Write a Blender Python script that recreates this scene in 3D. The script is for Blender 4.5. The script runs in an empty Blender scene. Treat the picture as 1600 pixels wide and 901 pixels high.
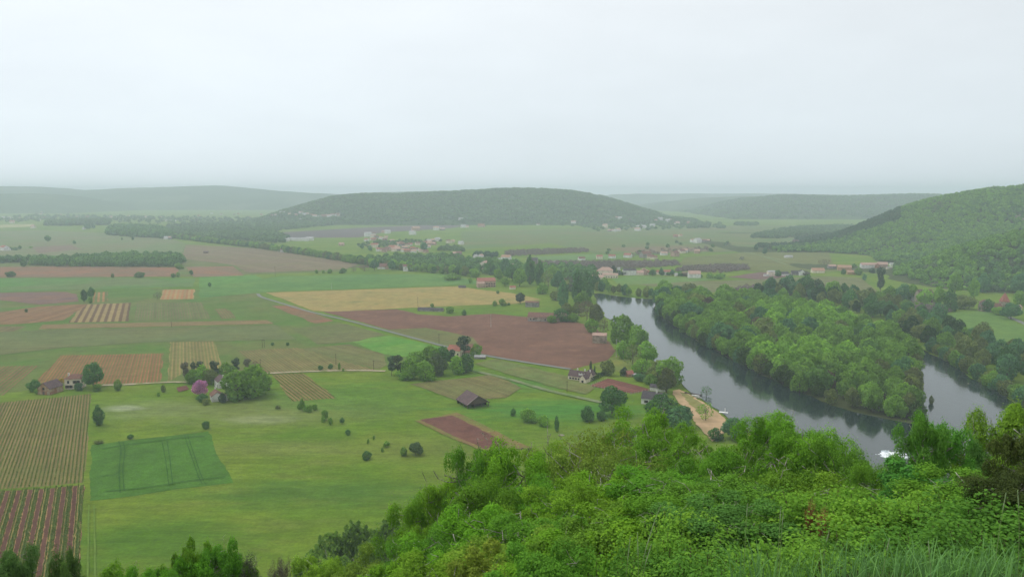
import bpy, math, random
import numpy as np
from mathutils import Vector

SC = bpy.context.scene
LINK = SC.collection.objects.link
R = math.radians
rng = np.random.default_rng(7)
random.seed(7)

# ------------------------------------------------------------------ camera, sky, sun, exposure
CAM_Z, FPX, PITCH = 120.0, 1220.0, R(7.0)
cam = bpy.data.cameras.new('camera'); cam.sensor_width = 36.0; cam.lens = 36.0 * FPX / 1600.0
cam.clip_start = 0.1; cam.clip_end = 60000
camo = bpy.data.objects.new('camera', cam); LINK(camo)
camo.location = (0, 0, CAM_Z); camo.rotation_euler = (R(90) - PITCH, 0, 0)
SC.camera = camo

SUN_EL, SUN_AZ = R(62), R(-70)          # high, from the west side of the valley
wd = bpy.data.worlds.new('World'); SC.world = wd; wd.use_nodes = True
wn, wl = wd.node_tree.nodes, wd.node_tree.links
wn.clear()
def wnode(t, **k):
    n = wn.new(t)
    for a, b in k.items(): setattr(n, a, b)
    return n
w_out = wnode('ShaderNodeOutputWorld'); w_bg = wnode('ShaderNodeBackground'); w_bg.inputs[1].default_value = 0.1
w_sky = wnode('ShaderNodeTexSky', sky_type='NISHITA', sun_disc=False, sun_elevation=SUN_EL, sun_rotation=SUN_AZ)
w_tc = wnode('ShaderNodeTexCoord'); w_sep = wnode('ShaderNodeSeparateXYZ'); wl.new(w_tc.outputs['Generated'], w_sep.inputs[0])
w_rmp = wnode('ShaderNodeValToRGB'); wl.new(w_sep.outputs[2], w_rmp.inputs[0])
def SKY(r, g, b, k=1.0): return (r * k, g * k, b * k, 1)
e = w_rmp.color_ramp.elements
e[0].position = 0.0; e[0].color = SKY(.78, .87, .93)
e[1].position = 1.0; e[1].color = SKY(1, 1, 1)
for p, c in ((.09, SKY(.82, .895, .945)), (.22, SKY(.885, .94, .975)), (.40, SKY(.96, .985, 1.0))):
    q = e.new(p); q.color = c
# soft cloud layer: broad brightness variation over the sky dome
w_map = wnode('ShaderNodeMapping'); wl.new(w_tc.outputs['Generated'], w_map.inputs[0]); w_map.inputs['Scale'].default_value = (1, 1, 3.2)
w_ns = wnode('ShaderNodeTexNoise'); wl.new(w_map.outputs[0], w_ns.inputs['Vector']); w_ns.inputs['Scale'].default_value = 2.1; w_ns.inputs['Detail'].default_value = 7; w_ns.inputs['Roughness'].default_value = .58
w_m1 = wnode('ShaderNodeMapRange'); wl.new(w_ns.outputs['Fac'], w_m1.inputs[0])
w_m1.inputs[1].default_value = .3; w_m1.inputs[2].default_value = .7; w_m1.inputs[3].default_value = .945; w_m1.inputs[4].default_value = 1.045
w_m2 = wnode('ShaderNodeMapRange'); wl.new(w_sep.outputs[0], w_m2.inputs[0])   # the cloud is thicker towards the east
w_m2.inputs[1].default_value = -.6; w_m2.inputs[2].default_value = .6; w_m2.inputs[3].default_value = 1.05; w_m2.inputs[4].default_value = .885
w_mul = wnode('ShaderNodeMath', operation='MULTIPLY'); wl.new(w_m1.outputs[0], w_mul.inputs[0]); wl.new(w_m2.outputs[0], w_mul.inputs[1])
w_g = wnode('ShaderNodeMath', operation='MULTIPLY'); wl.new(w_mul.outputs[0], w_g.inputs[0]); w_g.inputs[1].default_value = 10.85
w_v = wnode('ShaderNodeVectorMath', operation='SCALE'); wl.new(w_rmp.outputs[0], w_v.inputs[0]); wl.new(w_g.outputs[0], w_v.inputs['Scale'])
w_mix = wnode('ShaderNodeMix', data_type='RGBA'); w_mix.inputs[0].default_value = .94
wl.new(w_sky.outputs[0], w_mix.inputs[6]); wl.new(w_v.outputs[0], w_mix.inputs[7])
wl.new(w_mix.outputs[2], w_bg.inputs[0]); wl.new(w_bg.outputs[0], w_out.inputs[0])

sun = bpy.data.lights.new('sun', 'SUN'); sun.energy = 1.3; sun.angle = R(25); sun.color = (1, .97, .92)
suno = bpy.data.objects.new('sun', sun); LINK(suno); suno.location = (-300, -100, 600)
sd = Vector((math.sin(SUN_AZ) * math.cos(SUN_EL), math.cos(SUN_AZ) * math.cos(SUN_EL), math.sin(SUN_EL)))
suno.rotation_euler = sd.to_track_quat('Z', 'Y').to_euler()

SC.view_settings.view_transform = 'Standard'; SC.view_settings.look = 'None'
SC.view_settings.exposure = 0.0; SC.view_settings.gamma = 1.0; SC.view_settings.use_curve_mapping = False
SC.render.engine = 'CYCLES'
cy = SC.cycles
cy.max_bounces = 7; cy.diffuse_bounces = 4; cy.glossy_bounces = 2; cy.transmission_bounces = 3; cy.volume_bounces = 3
cy.caustics_reflective = False; cy.caustics_refractive = False; cy.use_denoising = True
HAZE_DENSITY = 1.95e-4

# ------------------------------------------------------------------ projection helpers (plan drawn from sight lines)
CP, SP = math.cos(PITCH), math.sin(PITCH)
def ray(px, py):
    u, v = (px - 800.0) / FPX, (450.5 - py) / FPX
    return u, CP + v * SP, -SP + v * CP
def G(px, py, z=0.0):                      # where a sight line meets the plain
    u, y, w = ray(px, py); t = (z - CAM_Z) / w
    return u * t, y * t
def at(px, py, Y):
    u, y, w = ray(px, py); t = Y / y
    return u * t, Y, CAM_Z + w * t
def mpp(px, py):                           # metres per photo pixel at a point on the plain
    x, y = G(px, py); return math.hypot(y, CAM_Z) / FPX

# ------------------------------------------------------------------ object helpers
def tag(o, label=None, cat=None, group=None, kind=None):
    if label: o['label'] = label
    if cat: o['category'] = cat
    if group: o['group'] = group
    if kind: o['kind'] = kind
    return o
def link(name, me, mats=(), parent=None):
    for m in mats: me.materials.append(m)
    o = bpy.data.objects.new(name, me); LINK(o)
    if parent: o.parent = parent
    return o
def place(name, me, parent=None, loc=(0, 0, 0), rz=0, sc=None, color=None):
    o = bpy.data.objects.new(name, me); LINK(o); o.location = loc; o.rotation_euler = (0, 0, rz)
    if sc: o.scale = sc
    if color: o.color = (*color, 1)
    if parent: o.parent = parent
    return o
def empty(name, loc, rz=0, sc=None):
    o = bpy.data.objects.new(name, None); LINK(o); o.location = loc; o.rotation_euler = (0, 0, rz); o.empty_display_size = .5
    if sc: o.scale = sc
    return o
ONES = ['first', 'second', 'third', 'fourth', 'fifth', 'sixth', 'seventh', 'eighth', 'ninth', 'tenth', 'eleventh', 'twelfth', 'thirteenth', 'fourteenth', 'fifteenth', 'sixteenth', 'seventeenth', 'eighteenth', 'nineteenth']
def ordinal(i):                             # 1 -> first
    if i < 20: return ONES[i - 1]
    t = ['twent', 'thirt', 'fort', 'fift', 'sixt', 'sevent', 'eight', 'ninet'][i // 10 - 2]
    return t + 'ieth' if i % 10 == 0 else t + 'y-' + ONES[i % 10 - 1]

class MB:
    def __init__(s): s.v, s.f, s.m = [], [], []
    def poly(s, pts, m=0):
        b = len(s.v); s.v += [tuple(p) for p in pts]; s.f.append(tuple(range(b, b + len(pts)))); s.m.append(m)
    def box(s, x0, x1, y0, y1, z0, z1, m=0):
        b = len(s.v)
        s.v += [(x0, y0, z0), (x1, y0, z0), (x1, y1, z0), (x0, y1, z0), (x0, y0, z1), (x1, y0, z1), (x1, y1, z1), (x0, y1, z1)]
        for q in ((3, 2, 1, 0), (4, 5, 6, 7), (0, 1, 5, 4), (1, 2, 6, 5), (2, 3, 7, 6), (3, 0, 4, 7)):
            s.f.append(tuple(b + i for i in q)); s.m.append(m)
    def slab(s, pts, t, m=0):               # a thin plate: polygon pts (ccw from outside) thickened by t along -normal
        P = [Vector(p) for p in pts]; n = (P[1] - P[0]).cross(P[2] - P[0]).normalized()
        b = len(s.v); k = len(P)
        s.v += [tuple(p) for p in P] + [tuple(p - n * t) for p in P]
        s.f.append(tuple(range(b, b + k))); s.f.append(tuple(range(b + 2 * k - 1, b + k - 1, -1))); s.m += [m, m]
        for i in range(k):
            j = (i + 1) % k; s.f.append((b + j, b + i, b + k + i, b + k + j)); s.m.append(m)
    def tube(s, pts, rad, n=6, m=0, cap=True):
        P = [Vector(p) for p in pts]
        if not isinstance(rad, (list, tuple)): rad = [rad] * len(P)
        b = len(s.v)
        for i, p in enumerate(P):
            d = (P[min(i + 1, len(P) - 1)] - P[max(i - 1, 0)]).normalized()
            a = d.orthogonal().normalized() if abs(d.z) > .99 else d.cross(Vector((0, 0, 1))).normalized()
            c = d.cross(a)
            for k in range(n):
                t = 2 * math.pi * k / n
                s.v.append(tuple(p + (a * math.cos(t) + c * math.sin(t)) * rad[i]))
        for i in range(len(P) - 1):
            for k in range(n):
                q = (k + 1) % n
                s.f.append((b + i * n + k, b + i * n + q, b + (i + 1) * n + q, b + (i + 1) * n + k)); s.m.append(m)
        if cap:
            s.f.append(tuple(b + (len(P) - 1) * n + k for k in range(n))); s.m.append(m)
    def mesh(s, name):
        me = bpy.data.meshes.new(name); me.from_pydata(s.v, [], s.f); me.polygons.foreach_set('material_index', s.m); me.update(); return me
    def build(s, name, mats, parent=None):
        return link(name, s.mesh(name), mats if isinstance(mats, (list, tuple)) else [mats], parent)

def np_mesh(name, V, F, tint=None, smooth=False):       # V (n,3), F (m,k) of one polygon size
    me = bpy.data.meshes.new(name); n, (m, k) = len(V), F.shape
    me.vertices.add(n); me.vertices.foreach_set('co', np.ascontiguousarray(V, dtype=np.float32).ravel())
    me.loops.add(m * k); me.loops.foreach_set('vertex_index', F.astype(np.int32).ravel())
    me.polygons.add(m); me.polygons.foreach_set('loop_start', np.arange(0, m * k, k, dtype=np.int32))
    if smooth: me.polygons.foreach_set('use_smooth', np.ones(m, dtype=bool))
    if tint is not None:
        a = me.attributes.new('tint', 'FLOAT', 'POINT'); a.data.foreach_set('value', tint.astype(np.float32))
    me.update(calc_edges=True); me.validate(); return me
def quads(name, Q, tint=None):                             # Q (n,k,3)
    n, k = Q.shape[:2]
    return np_mesh(name, Q.reshape(-1, 3), np.arange(n * k).reshape(n, k), None if tint is None else np.repeat(tint, k))

# ------------------------------------------------------------------ materials
def S(r, g, b, k=.76):                                      # a colour read as sRGB, as a surface albedo
    f = lambda c: ((c / 255 + .055) / 1.055) ** 2.4 if c > 10 else c / 3294
    return (f(r) * k, f(g) * k, f(b) * k)
class NT:
    def __init__(s, name):
        s.mat = bpy.data.materials.new(name); s.mat.use_nodes = True; s.t = s.mat.node_tree; s.t.nodes.clear()
        s.out = s.t.nodes.new('ShaderNodeOutputMaterial')
    def n(s, t, **k):
        x = s.t.nodes.new(t)
        for a, b in k.items(): setattr(x, a, b)
        return x
    def l(s, a, b): s.t.links.new(a, b)
    def put(s, sock, v):
        if hasattr(v, 'is_output'): s.l(v, sock)
        elif isinstance(v, (tuple, list)) and sock.type == 'RGBA': sock.default_value = (*v[:3], 1)
        else: sock.default_value = v
    def math(s, op, a, b=0.0, clamp=False):
        x = s.n('ShaderNodeMath', operation=op, use_clamp=clamp); s.put(x.inputs[0], a); s.put(x.inputs[1], b); return x.outputs[0]
    def mix(s, f, a, b, mode='MIX'):
        x = s.n('ShaderNodeMix', data_type='RGBA', blend_type=mode); s.put(x.inputs[0], f); s.put(x.inputs[6], a); s.put(x.inputs[7], b); return x.outputs[2]
    def noise(s, vec, scale, detail=3, rough=.55, dist=0.0):
        x = s.n('ShaderNodeTexNoise'); s.put(x.inputs['Vector'], vec); x.inputs['Scale'].default_value = scale
        x.inputs['Detail'].default_value = detail; x.inputs['Roughness'].default_value = rough; x.inputs['Distortion'].default_value = dist; return x.outputs['Fac']
    def rng(s, v, a, b, c, d):
        x = s.n('ShaderNodeMapRange'); s.put(x.inputs[0], v)
        for i, q in enumerate((a, b, c, d)): s.put(x.inputs[i + 1], q)
        return x.outputs[0]
    def pos(s, scale=None):
        p = s.n('ShaderNodeNewGeometry').outputs['Position']
        if scale:
            m = s.n('ShaderNodeVectorMath', operation='MULTIPLY'); s.l(p, m.inputs[0]); m.inputs[1].default_value = scale; p = m.outputs[0]
        return p
    def obj(s): return s.n('ShaderNodeTexCoord').outputs['Object']
    def val(s, c, v):                                        # colour times value
        x = s.n('ShaderNodeVectorMath', operation='SCALE'); s.put(x.inputs[0], c if hasattr(c, 'is_output') else c[:3]); s.put(x.inputs['Scale'], v); return x.outputs[0]
    def ramp(s, f, stops, interp='LINEAR'):
        x = s.n('ShaderNodeValToRGB'); s.put(x.inputs[0], f); x.color_ramp.interpolation = interp
        e = x.color_ramp.elements
        e[0].position, e[0].color = stops[0][0], (*stops[0][1], 1); e[1].position, e[1].color = stops[-1][0], (*stops[-1][1], 1)
        for p, c in stops[1:-1]: q = e.new(p); q.color = (*c, 1)
        return x.outputs[0]
    def bump(s, h, strength=.3, dist=.1):
        x = s.n('ShaderNodeBump'); s.put(x.inputs['Height'], h); x.inputs['Strength'].default_value = strength; x.inputs['Distance'].default_value = dist; return x.outputs[0]
    def bsdf(s, col, rough=.85, spec=.2, normal=None, **k):
        x = s.n('ShaderNodeBsdfPrincipled'); s.put(x.inputs['Base Color'], col); s.put(x.inputs['Roughness'], rough); x.inputs['Specular IOR Level'].default_value = spec
        if normal is not None: s.l(normal, x.inputs['Normal'])
        s.l(x.outputs[0], s.out.inputs[0]); return s.mat
    def diffuse(s, col, transl=0.0, normal=None):
        d = s.n('ShaderNodeBsdfDiffuse'); s.put(d.inputs[0], col)
        if normal is not None: s.l(normal, d.inputs['Normal'])
        o = d.outputs[0]
        if transl:
            t = s.n('ShaderNodeBsdfTranslucent'); s.put(t.inputs[0], col); m = s.n('ShaderNodeMixShader'); m.inputs[0].default_value = transl
            s.l(d.outputs[0], m.inputs[1]); s.l(t.outputs[0], m.inputs[2]); o = m.outputs[0]
        s.l(o, s.out.inputs[0]); return s.mat

def mottled(name, c, var=.25, scale=3.0, rough=.85, spec=.2, c2=None, bump=0.0):
    t = NT(name); p = t.obj(); f = t.noise(p, scale, 4)
    col = t.val(c, t.rng(f, .25, .75, 1 - var, 1 + var))
    if c2: col = t.mix(t.rng(t.noise(p, scale * .35, 3), .45, .65, 0, 1), col, c2)
    return t.bsdf(col, rough, spec, t.bump(f, bump, .05) if bump else None)

# leaves: each object's own colour, each leaf's own tint, drifting a little between yellow and blue green
def leafmat(name, transl=.25, nscale=.35, yellow=.5):
    t = NT(name); oi = t.n('ShaderNodeObjectInfo'); a = t.n('ShaderNodeAttribute', attribute_name='tint').outputs['Fac']
    base = oi.outputs['Color']
    f = t.noise(t.pos(), nscale, 2)
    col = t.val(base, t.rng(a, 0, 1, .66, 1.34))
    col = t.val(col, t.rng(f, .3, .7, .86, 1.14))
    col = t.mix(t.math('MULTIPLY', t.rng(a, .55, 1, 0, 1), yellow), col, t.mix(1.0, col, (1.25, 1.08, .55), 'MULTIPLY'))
    return t.diffuse(col, transl)
M_LEAF = leafmat('leaves', .48); M_LEAF_NEAR = leafmat('young_leaves', .36, 1.3, .45)
def barkmat(name, c, c2):
    t = NT(name); p = t.obj(); f = t.noise(p, 6, 5, .65)
    return t.bsdf(t.mix(t.rng(f, .4, .62, 0, 1), c, c2), .9, .1, t.bump(f, .5, .05))
M_BARK = barkmat('bark', (.10, .075, .05), (.19, .16, .12)); M_LICHEN = barkmat('lichen_bark', (.13, .115, .085), (.42, .41, .34))
# distant wood: colour drifts from tree to tree and over the slope
def woodmat(name, cols, dens=.004):
    t = NT(name); oi = t.n('ShaderNodeObjectInfo'); a = t.n('ShaderNodeAttribute', attribute_name='tint').outputs['Fac']
    f = t.noise(oi.outputs['Location'], dens, 3, .6)
    r = t.math('ADD', t.math('MULTIPLY', t.rng(f, .3, .7, 0, 1), .62), t.math('MULTIPLY', oi.outputs['Random'], .38))
    cols = [tuple(c * 2.45 for c in q) for q in cols]
    col = t.ramp(r, [(i / (len(cols) - 1), c) for i, c in enumerate(cols)])
    return t.diffuse(t.val(col, t.rng(a, 0, 1, .55, 1.45)), .3)
# ------------------------------------------------------------------ terrain
def sm(t): t = np.clip(t, 0, 1); return t * t * (3 - 2 * t)
def wav(x, y, s, seed=0):                                   # cheap smooth noise, about -1..1
    r = np.random.default_rng(seed); o = 0 * x
    for i in range(7):
        a, k, p = r.uniform(0, 6.28), s * r.uniform(.6, 1.9), r.uniform(0, 6.28)
        o = o + np.sin((x * math.cos(a) + y * math.sin(a)) * k + p)
    return o / 3.2
def edge(x): return 2.0 + 13.0 * sm((np.asarray(x, float) + 1.0) / 7.0)
def ground_z(x, y):
    x = np.asarray(x, float); y = np.asarray(y, float)
    e = edge(x)                                              # the cliff edge runs obliquely past the viewpoint
    z = 118.3 - .3 * np.clip(y, 0, None) - .12 * np.clip(np.minimum(y, e) - 6, 0, None)
    past = np.clip(y - e, 0, None)
    z = z - .37 * past + wav(x, y, .22, 3) * .8 * sm(past / 12) + wav(x, y, .05, 5) * 1.3 * sm(past / 40)
    return np.where(z < 1.5, np.maximum(0, 1.5 * np.exp(np.clip(z - 1.5, -20, 0) / 1.5) - .02), z)
def axis(fine0, fine1, step, lo, hi, grow=1.35):
    a = list(np.arange(fine0, fine1 + .01, step)); d = step; b = []
    x = fine1
    while x < hi: d *= grow; x += d; b.append(min(x, hi))
    d = step; x = fine0; c = []
    while x > lo: d *= grow; x -= d; c.append(max(x, lo))
    return np.array(c[::-1] + a + b)
def grid_mesh(name, X, Y, zf, smooth=True):
    gx, gy = np.meshgrid(X, Y); z = zf(gx, gy)
    V = np.stack([gx, gy, z], -1).reshape(-1, 3); nx, ny = len(X), len(Y)
    i = (np.arange(ny - 1)[:, None] * nx + np.arange(nx - 1)[None, :]).ravel()
    return np_mesh(name, V, np.stack([i, i + 1, i + nx + 1, i + nx], 1), None, smooth)

# the grass of the plain: one sheet to the horizon; drier, greener and flowery areas lie where they grow
t = NT('plain_grass'); p = t.pos()
n1 = t.noise(p, .011, 4, .6); n2 = t.noise(t.pos((.3, 1, 1)), .09, 4, .6); n3 = t.noise(p, .8, 4, .65)
col = t.mix(t.rng(n1, .38, .62, 0, 1), S(94, 128, 35), S(115, 137, 45))
col = t.mix(t.rng(n2, .50, .72, 0, .42), col, S(122, 130, 64))
def blob(px, py, rx, ry, c, amt, soft=.6):
    global col
    x, y = G(px, py); m = t.n('ShaderNodeVectorMath', operation='SUBTRACT'); t.l(p, m.inputs[0]); m.inputs[1].default_value = (x, y, 0)
    q = t.n('ShaderNodeVectorMath', operation='MULTIPLY'); t.l(m.outputs[0], q.inputs[0]); q.inputs[1].default_value = (1 / rx, 1 / ry, 0)
    L = t.n('ShaderNodeVectorMath', operation='LENGTH'); t.l(q.outputs[0], L.inputs[0])
    d = t.math('ADD', L.outputs['Value'], t.rng(n2, .3, .7, -.35, .35))
    col = t.mix(t.math('MULTIPLY', t.rng(d, 1 - soft, 1.15, 1, 0), amt), col, c)
blob(430, 640, 75, 34, S(124, 134, 76), .75)
blob(240, 640, 36, 26, S(120, 136, 78), .7)
blob(190, 637, 12, 7, S(172, 180, 150), .55)
blob(405, 655, 20, 9, S(165, 172, 130), .35)
blob(560, 620, 60, 40, S(88, 128, 44), .7)
blob(640, 700, 40, 22, S(116, 128, 60), .5)
blob(500, 770, 60, 16, S(78, 116, 44), .7)
blob(250, 850, 40, 22, S(82, 122, 36), .8)
blob(430, 700, 40, 14, S(122, 130, 70), .5)
blob(860, 640, 60, 22, S(78, 134, 52), .9)
blob(800, 600, 60, 18, S(86, 134, 60), .7)
col = t.val(col, t.math('MULTIPLY', t.rng(n3, .25, .75, .82, 1.2), t.rng(t.noise(t.pos((.35, 1, 1)), .28, 5, .7), .3, .7, .8, 1.2)))
col = t.val(col, t.math('MULTIPLY', t.rng(t.noise(t.pos((.4, 1, 1)), .055, 6, .72), .32, .68, .85, 1.15), t.rng(t.noise(p, .16, 5, .75), .3, .7, .86, 1.14)))
M_GRASS = t.bsdf(col, .95, .05, t.bump(n3, .5, .4))
gm = grid_mesh('ground', axis(-170, 250, 3.5, -9500, 9500), axis(-16, 215, 3, -60, 9600), ground_z)
# near the viewpoint the slope is leaf litter and undergrowth soil
t = NT('slope_earth'); p = t.pos(); f = t.noise(p, .9, 5, .65)
M_SLOPE = t.bsdf(t.mix(t.rng(f, .35, .65, 0, 1), (.020, .034, .010), (.055, .075, .020)), .95, .05, t.bump(f, .7, .2))
ground = link('ground', gm, [M_GRASS, M_SLOPE]); tag(ground, 'broad green valley floor below the wooded cliff slope', 'ground', kind='structure')
zs = np.empty(len(gm.polygons) * 3); gm.polygons.foreach_get('center', zs)
gm.polygons.foreach_set('material_index', (zs.reshape(-1, 3)[:, 2] > .6).astype(np.int32))

# ------------------------------------------------------------------ fields: thin sheets on the plain
LAYER = [0]
def resample(pts, step, jit, closed=True, seed=0):
    r = np.random.default_rng(seed); P = [np.array(q[:2], float) for q in pts]; out = []; n = len(P)
    for i in range(n if closed else n - 1):
        a, b = P[i], P[(i + 1) % n]; L = np.linalg.norm(b - a); k = max(1, int(L / step)); nrm = np.array([-(b - a)[1], (b - a)[0]]) / max(L, 1e-6)
        for j in range(k): out.append(a + (b - a) * j / k + nrm * (r.normal(0, jit) if j else 0))
    if not closed: out.append(P[-1])
    return out
def sheet(name, world_pts, mat, label, cat='field', jit=.22, step=4, kind='structure'):
    LAYER[0] += 1; z = .05 + .006 * LAYER[0]
    P = resample(world_pts, step, jit, True, LAYER[0])
    P = [(q[0] + float(wav(np.array(q[0]), np.array(q[1]), .11, 61)) * min(1.0, jit * 3.4), q[1] + float(wav(np.array(q[0]), np.array(q[1]), .11, 62)) * min(1.0, jit * 3.4)) for q in P]
    from mathutils.geometry import tessellate_polygon
    V = [Vector((q[0], q[1], 0)) for q in P]
    F = tessellate_polygon([V]); me = bpy.data.meshes.new(name)
    fl = []
    for f in F:
        a, b, c = (V[i] for i in f); fl.append(f if (b - a).cross(c - a).z > 0 else (f[0], f[2], f[1]))
    me.from_pydata([(v.x, v.y, z) for v in V], [], fl); me.update()
    return tag(link(name, me, [mat]), label, cat, kind=kind)
def rowdir(d):
    (x0, y0), (x1, y1) = G(*d[0]), G(*d[1]); L = math.hypot(x1 - x0, y1 - y0)
    return ((y1 - y0) / L, -(x1 - x0) / L, 0)
def fieldmat(name, A, B, rows=None, period=2.2, stops=None, patch=.5, var=.2, ps=.02, weeds=None):
    t = NT(name); p = t.pos(); big = t.noise(p, ps, 4, .6); fine = t.noise(p, .9, 4, .65)
    if rows:
        d = t.n('ShaderNodeVectorMath', operation='DOT_PRODUCT'); t.l(p, d.inputs[0]); d.inputs[1].default_value = rowdir(rows)
        ph = t.math('ADD', t.math('DIVIDE', d.outputs['Value'], period), t.math('MULTIPLY', t.math('ADD', t.noise(p, .25, 3), -.5), .34))
        fr = t.math('FRACT', ph)
        c = t.ramp(fr, stops or [(0, A), (.34, A), (.46, B), (.86, B), (1, A)])
        # rows differ a little in growth, and each row is broken
        rowid = t.math('FLOOR', ph); wn_ = t.n('ShaderNodeTexWhiteNoise', noise_dimensions='1D'); t.l(rowid, wn_.inputs['W'])
        c = t.val(c, t.rng(wn_.outputs['Value'], 0, 1, .86, 1.14))
        if patch: c = t.mix(t.rng(big, .42, .66, 0, patch), c, weeds or B)
    else:
        c = t.mix(t.rng(big, .38, .62, 0, 1), A, B)
        if weeds: c = t.mix(t.rng(t.noise(p, ps * 2.7, 4, .65), .52, .68, 0, patch), c, weeds)
    c = t.val(c, t.math('MULTIPLY', t.rng(fine, .25, .75, 1 - var, 1 + var), t.math('MULTIPLY', t.rng(t.noise(p, ps * 4.3, 4, .65), .3, .7, .86, 1.14), t.rng(t.noise(p, .16, 4, .7), .3, .7, .87, 1.13))))
    return t.bsdf(c, .95, .05, t.bump(fine, .6, .3))

SOIL = S(126, 92, 76); RED = S(148, 98, 70); TAN = S(164, 142, 96); VGR = S(98, 118, 58); OLIVE = S(106, 120, 66); MAUVE = S(120, 100, 94)
GRN = S(92, 136, 62); BGR = S(92, 146, 56); DGR = S(74, 122, 66); GREY = S(122, 114, 80); YEL = S(176, 160, 100); PINK = S(150, 120, 84)
def F(kind, label, pts, A, B, **k):
    m = fieldmat(kind, A, B, **k); return sheet(kind, [G(*q) for q in pts], m, label)
NEARDIR = ((143, 615), (125, 901))
F('vineyard_land', 'wide patchwork of olive green vineyard land on the plain', [(-60, 446), (311, 452), (404, 458), (430, 474), (480, 490), (600, 522), (690, 548), (604, 572), (500, 578), (415, 583), (300, 596), (160, 600), (90, 604), (20, 612), (-60, 624)], S(112, 120, 66), S(92, 124, 52), ps=.009, weeds=S(82, 128, 46), patch=.7, var=.22)
F('vineyard_land', 'brownish olive farmland round the long dark wood', [(-60, 412), (60, 404), (290, 382), (400, 388), (562, 413), (536, 424), (311, 432), (-60, 436)], S(116, 118, 74), S(98, 124, 60), ps=.008, patch=.6, weeds=S(92, 130, 60))
F('vineyard_plot', 'vineyard with wide brown tilled bands between green rows', [(-40, 770), (131, 757), (124, 905), (120, 990), (-40, 990)], SOIL, VGR, rows=((131, 757), (122, 901)), period=4.0,
  stops=[(0, S(104, 76, 64)), (.30, S(104, 76, 64)), (.35, S(176, 140, 100)), (.43, S(150, 130, 84)), (.50, S(92, 112, 50)), (.72, S(96, 116, 54)), (.80, S(170, 146, 92)), (.88, S(96, 112, 54)), (.94, S(160, 132, 92)), (1, S(104, 76, 64))], patch=0)
F('vineyard_plot', 'large olive vineyard with fine upright rows beside the dark crop', [(-40, 633), (143, 615), (132, 753), (-40, 767)], S(140, 120, 78), S(108, 120, 60), rows=((143, 615), (132, 753)), period=1.5, patch=.6, weeds=S(114, 120, 64))
F('crop_field', 'dark green crop field with curving tractor tracks', [(143, 695), (325, 673), (361, 753), (141, 783)], S(82, 126, 46), S(76, 115, 44), ps=.03, var=.22, weeds=S(92, 136, 52), patch=.6)
F('vineyard_plot', 'brown vineyard with oblique rows beyond the stone barn', [(-30, 572), (62, 571), (8, 617), (-30, 619)], S(140, 100, 76), VGR, rows=((62, 571), (8, 617)), period=2.6, patch=.35)
F('vineyard_plot', 'reddish vineyard behind the cream two-storey house', [(95, 555), (256, 552), (251, 597), (150, 600), (55, 598)], S(156, 108, 76), S(116, 112, 62), rows=((256, 552), (251, 597)), period=2.0, patch=.4, weeds=S(132, 114, 70))
F('vineyard_plot', 'tan vineyard with upright rows behind the farm trees', [(267, 534), (333, 533), (350, 575), (292, 580), (262, 597)], S(150, 134, 86), S(118, 122, 66), rows=((267, 534), (262, 597)), period=2.4, patch=.4)
F('vineyard_plot', 'pinkish tan vineyard above the pale farm track', [(370, 548), (465, 543), (590, 578), (415, 583)], PINK, OLIVE, rows=((370, 548), (415, 583)), period=2.2, patch=.5)
F('vineyard_plot', 'small vineyard with slanting rows below the pale farm track', [(425, 585), (475, 583), (525, 622), (456, 627)], S(150, 124, 80), S(112, 124, 62), rows=((432, 587), (477, 622)), period=2.3, patch=.3)
F('vineyard_plot', 'olive brown vineyard above the tree clump', [(470, 545), (545, 538), (600, 553), (604, 570), (592, 577)], S(134, 118, 84), OLIVE, rows=((470, 545), (592, 577)), period=2.3, patch=.6)
F('meadow', 'bright green meadow beside the valley road', [(545, 532), (610, 524), (692, 543), (690, 550), (630, 557), (600, 553)], BGR, S(112, 152, 66), ps=.03)
F('vineyard_plot', 'greyish vineyard beside the road bend', [(455, 513), (540, 506), (600, 522), (560, 533), (497, 538)], GREY, OLIVE, rows=((455, 513), (540, 506)), period=2.3, patch=.7)
F('ploughed_field', 'reddish tilled strip beside the valley road', [(424, 478), (458, 477), (522, 501), (494, 506)], S(146, 108, 80), S(124, 110, 76), ps=.03)
F('hay_field', 'pale yellow field beside the valley road', [(415, 457), (480, 455), (600, 451), (720, 447), (745, 452), (800, 458), (848, 468), (800, 475), (700, 478), (600, 483), (520, 487), (490, 486)], S(170, 150, 92), S(158, 146, 88), ps=.018, weeds=S(126, 134, 76), patch=.6)
F('ploughed_field', 'large bare brown ploughed field beside the river houses', [(505, 487), (620, 483), (655, 491), (700, 494), (770, 490), (900, 503), (930, 510), (963, 548), (950, 562), (890, 578), (755, 553), (690, 538), (600, 513)], S(130, 97, 80), S(117, 86, 72), ps=.02, var=.18, weeds=S(146, 112, 90), patch=.5)
F('vineyard_plot', 'olive vineyard strip inside the brown ploughed field', [(603, 515), (665, 512), (740, 527), (748, 536), (692, 541)], S(126, 112, 76), OLIVE, rows=((603, 515), (692, 541)), period=2.2, patch=.6)
F('vineyard_plot', 'long narrow reddish vineyard strip', [(65, 507), (418, 500), (427, 506), (120, 513), (62, 514)], S(152, 116, 84), S(120, 118, 76), rows=((65, 510), (420, 503)), period=2.3, patch=.5)
F('vineyard_plot', 'vineyard of bold tan and brown stripes', [(128, 476), (205, 473), (200, 502), (108, 504)], S(112, 90, 66), S(156, 138, 94), rows=((205, 473), (200, 502)), period=6.2, patch=0)
F('vineyard_plot', 'red brown vineyard wedge beside the striped one', [(-30, 492), (60, 479), (137, 475), (100, 500), (30, 506), (-30, 508)], S(152, 106, 80), S(128, 112, 78), rows=((137, 475), (30, 506)), period=2.6, patch=.3)
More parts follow.
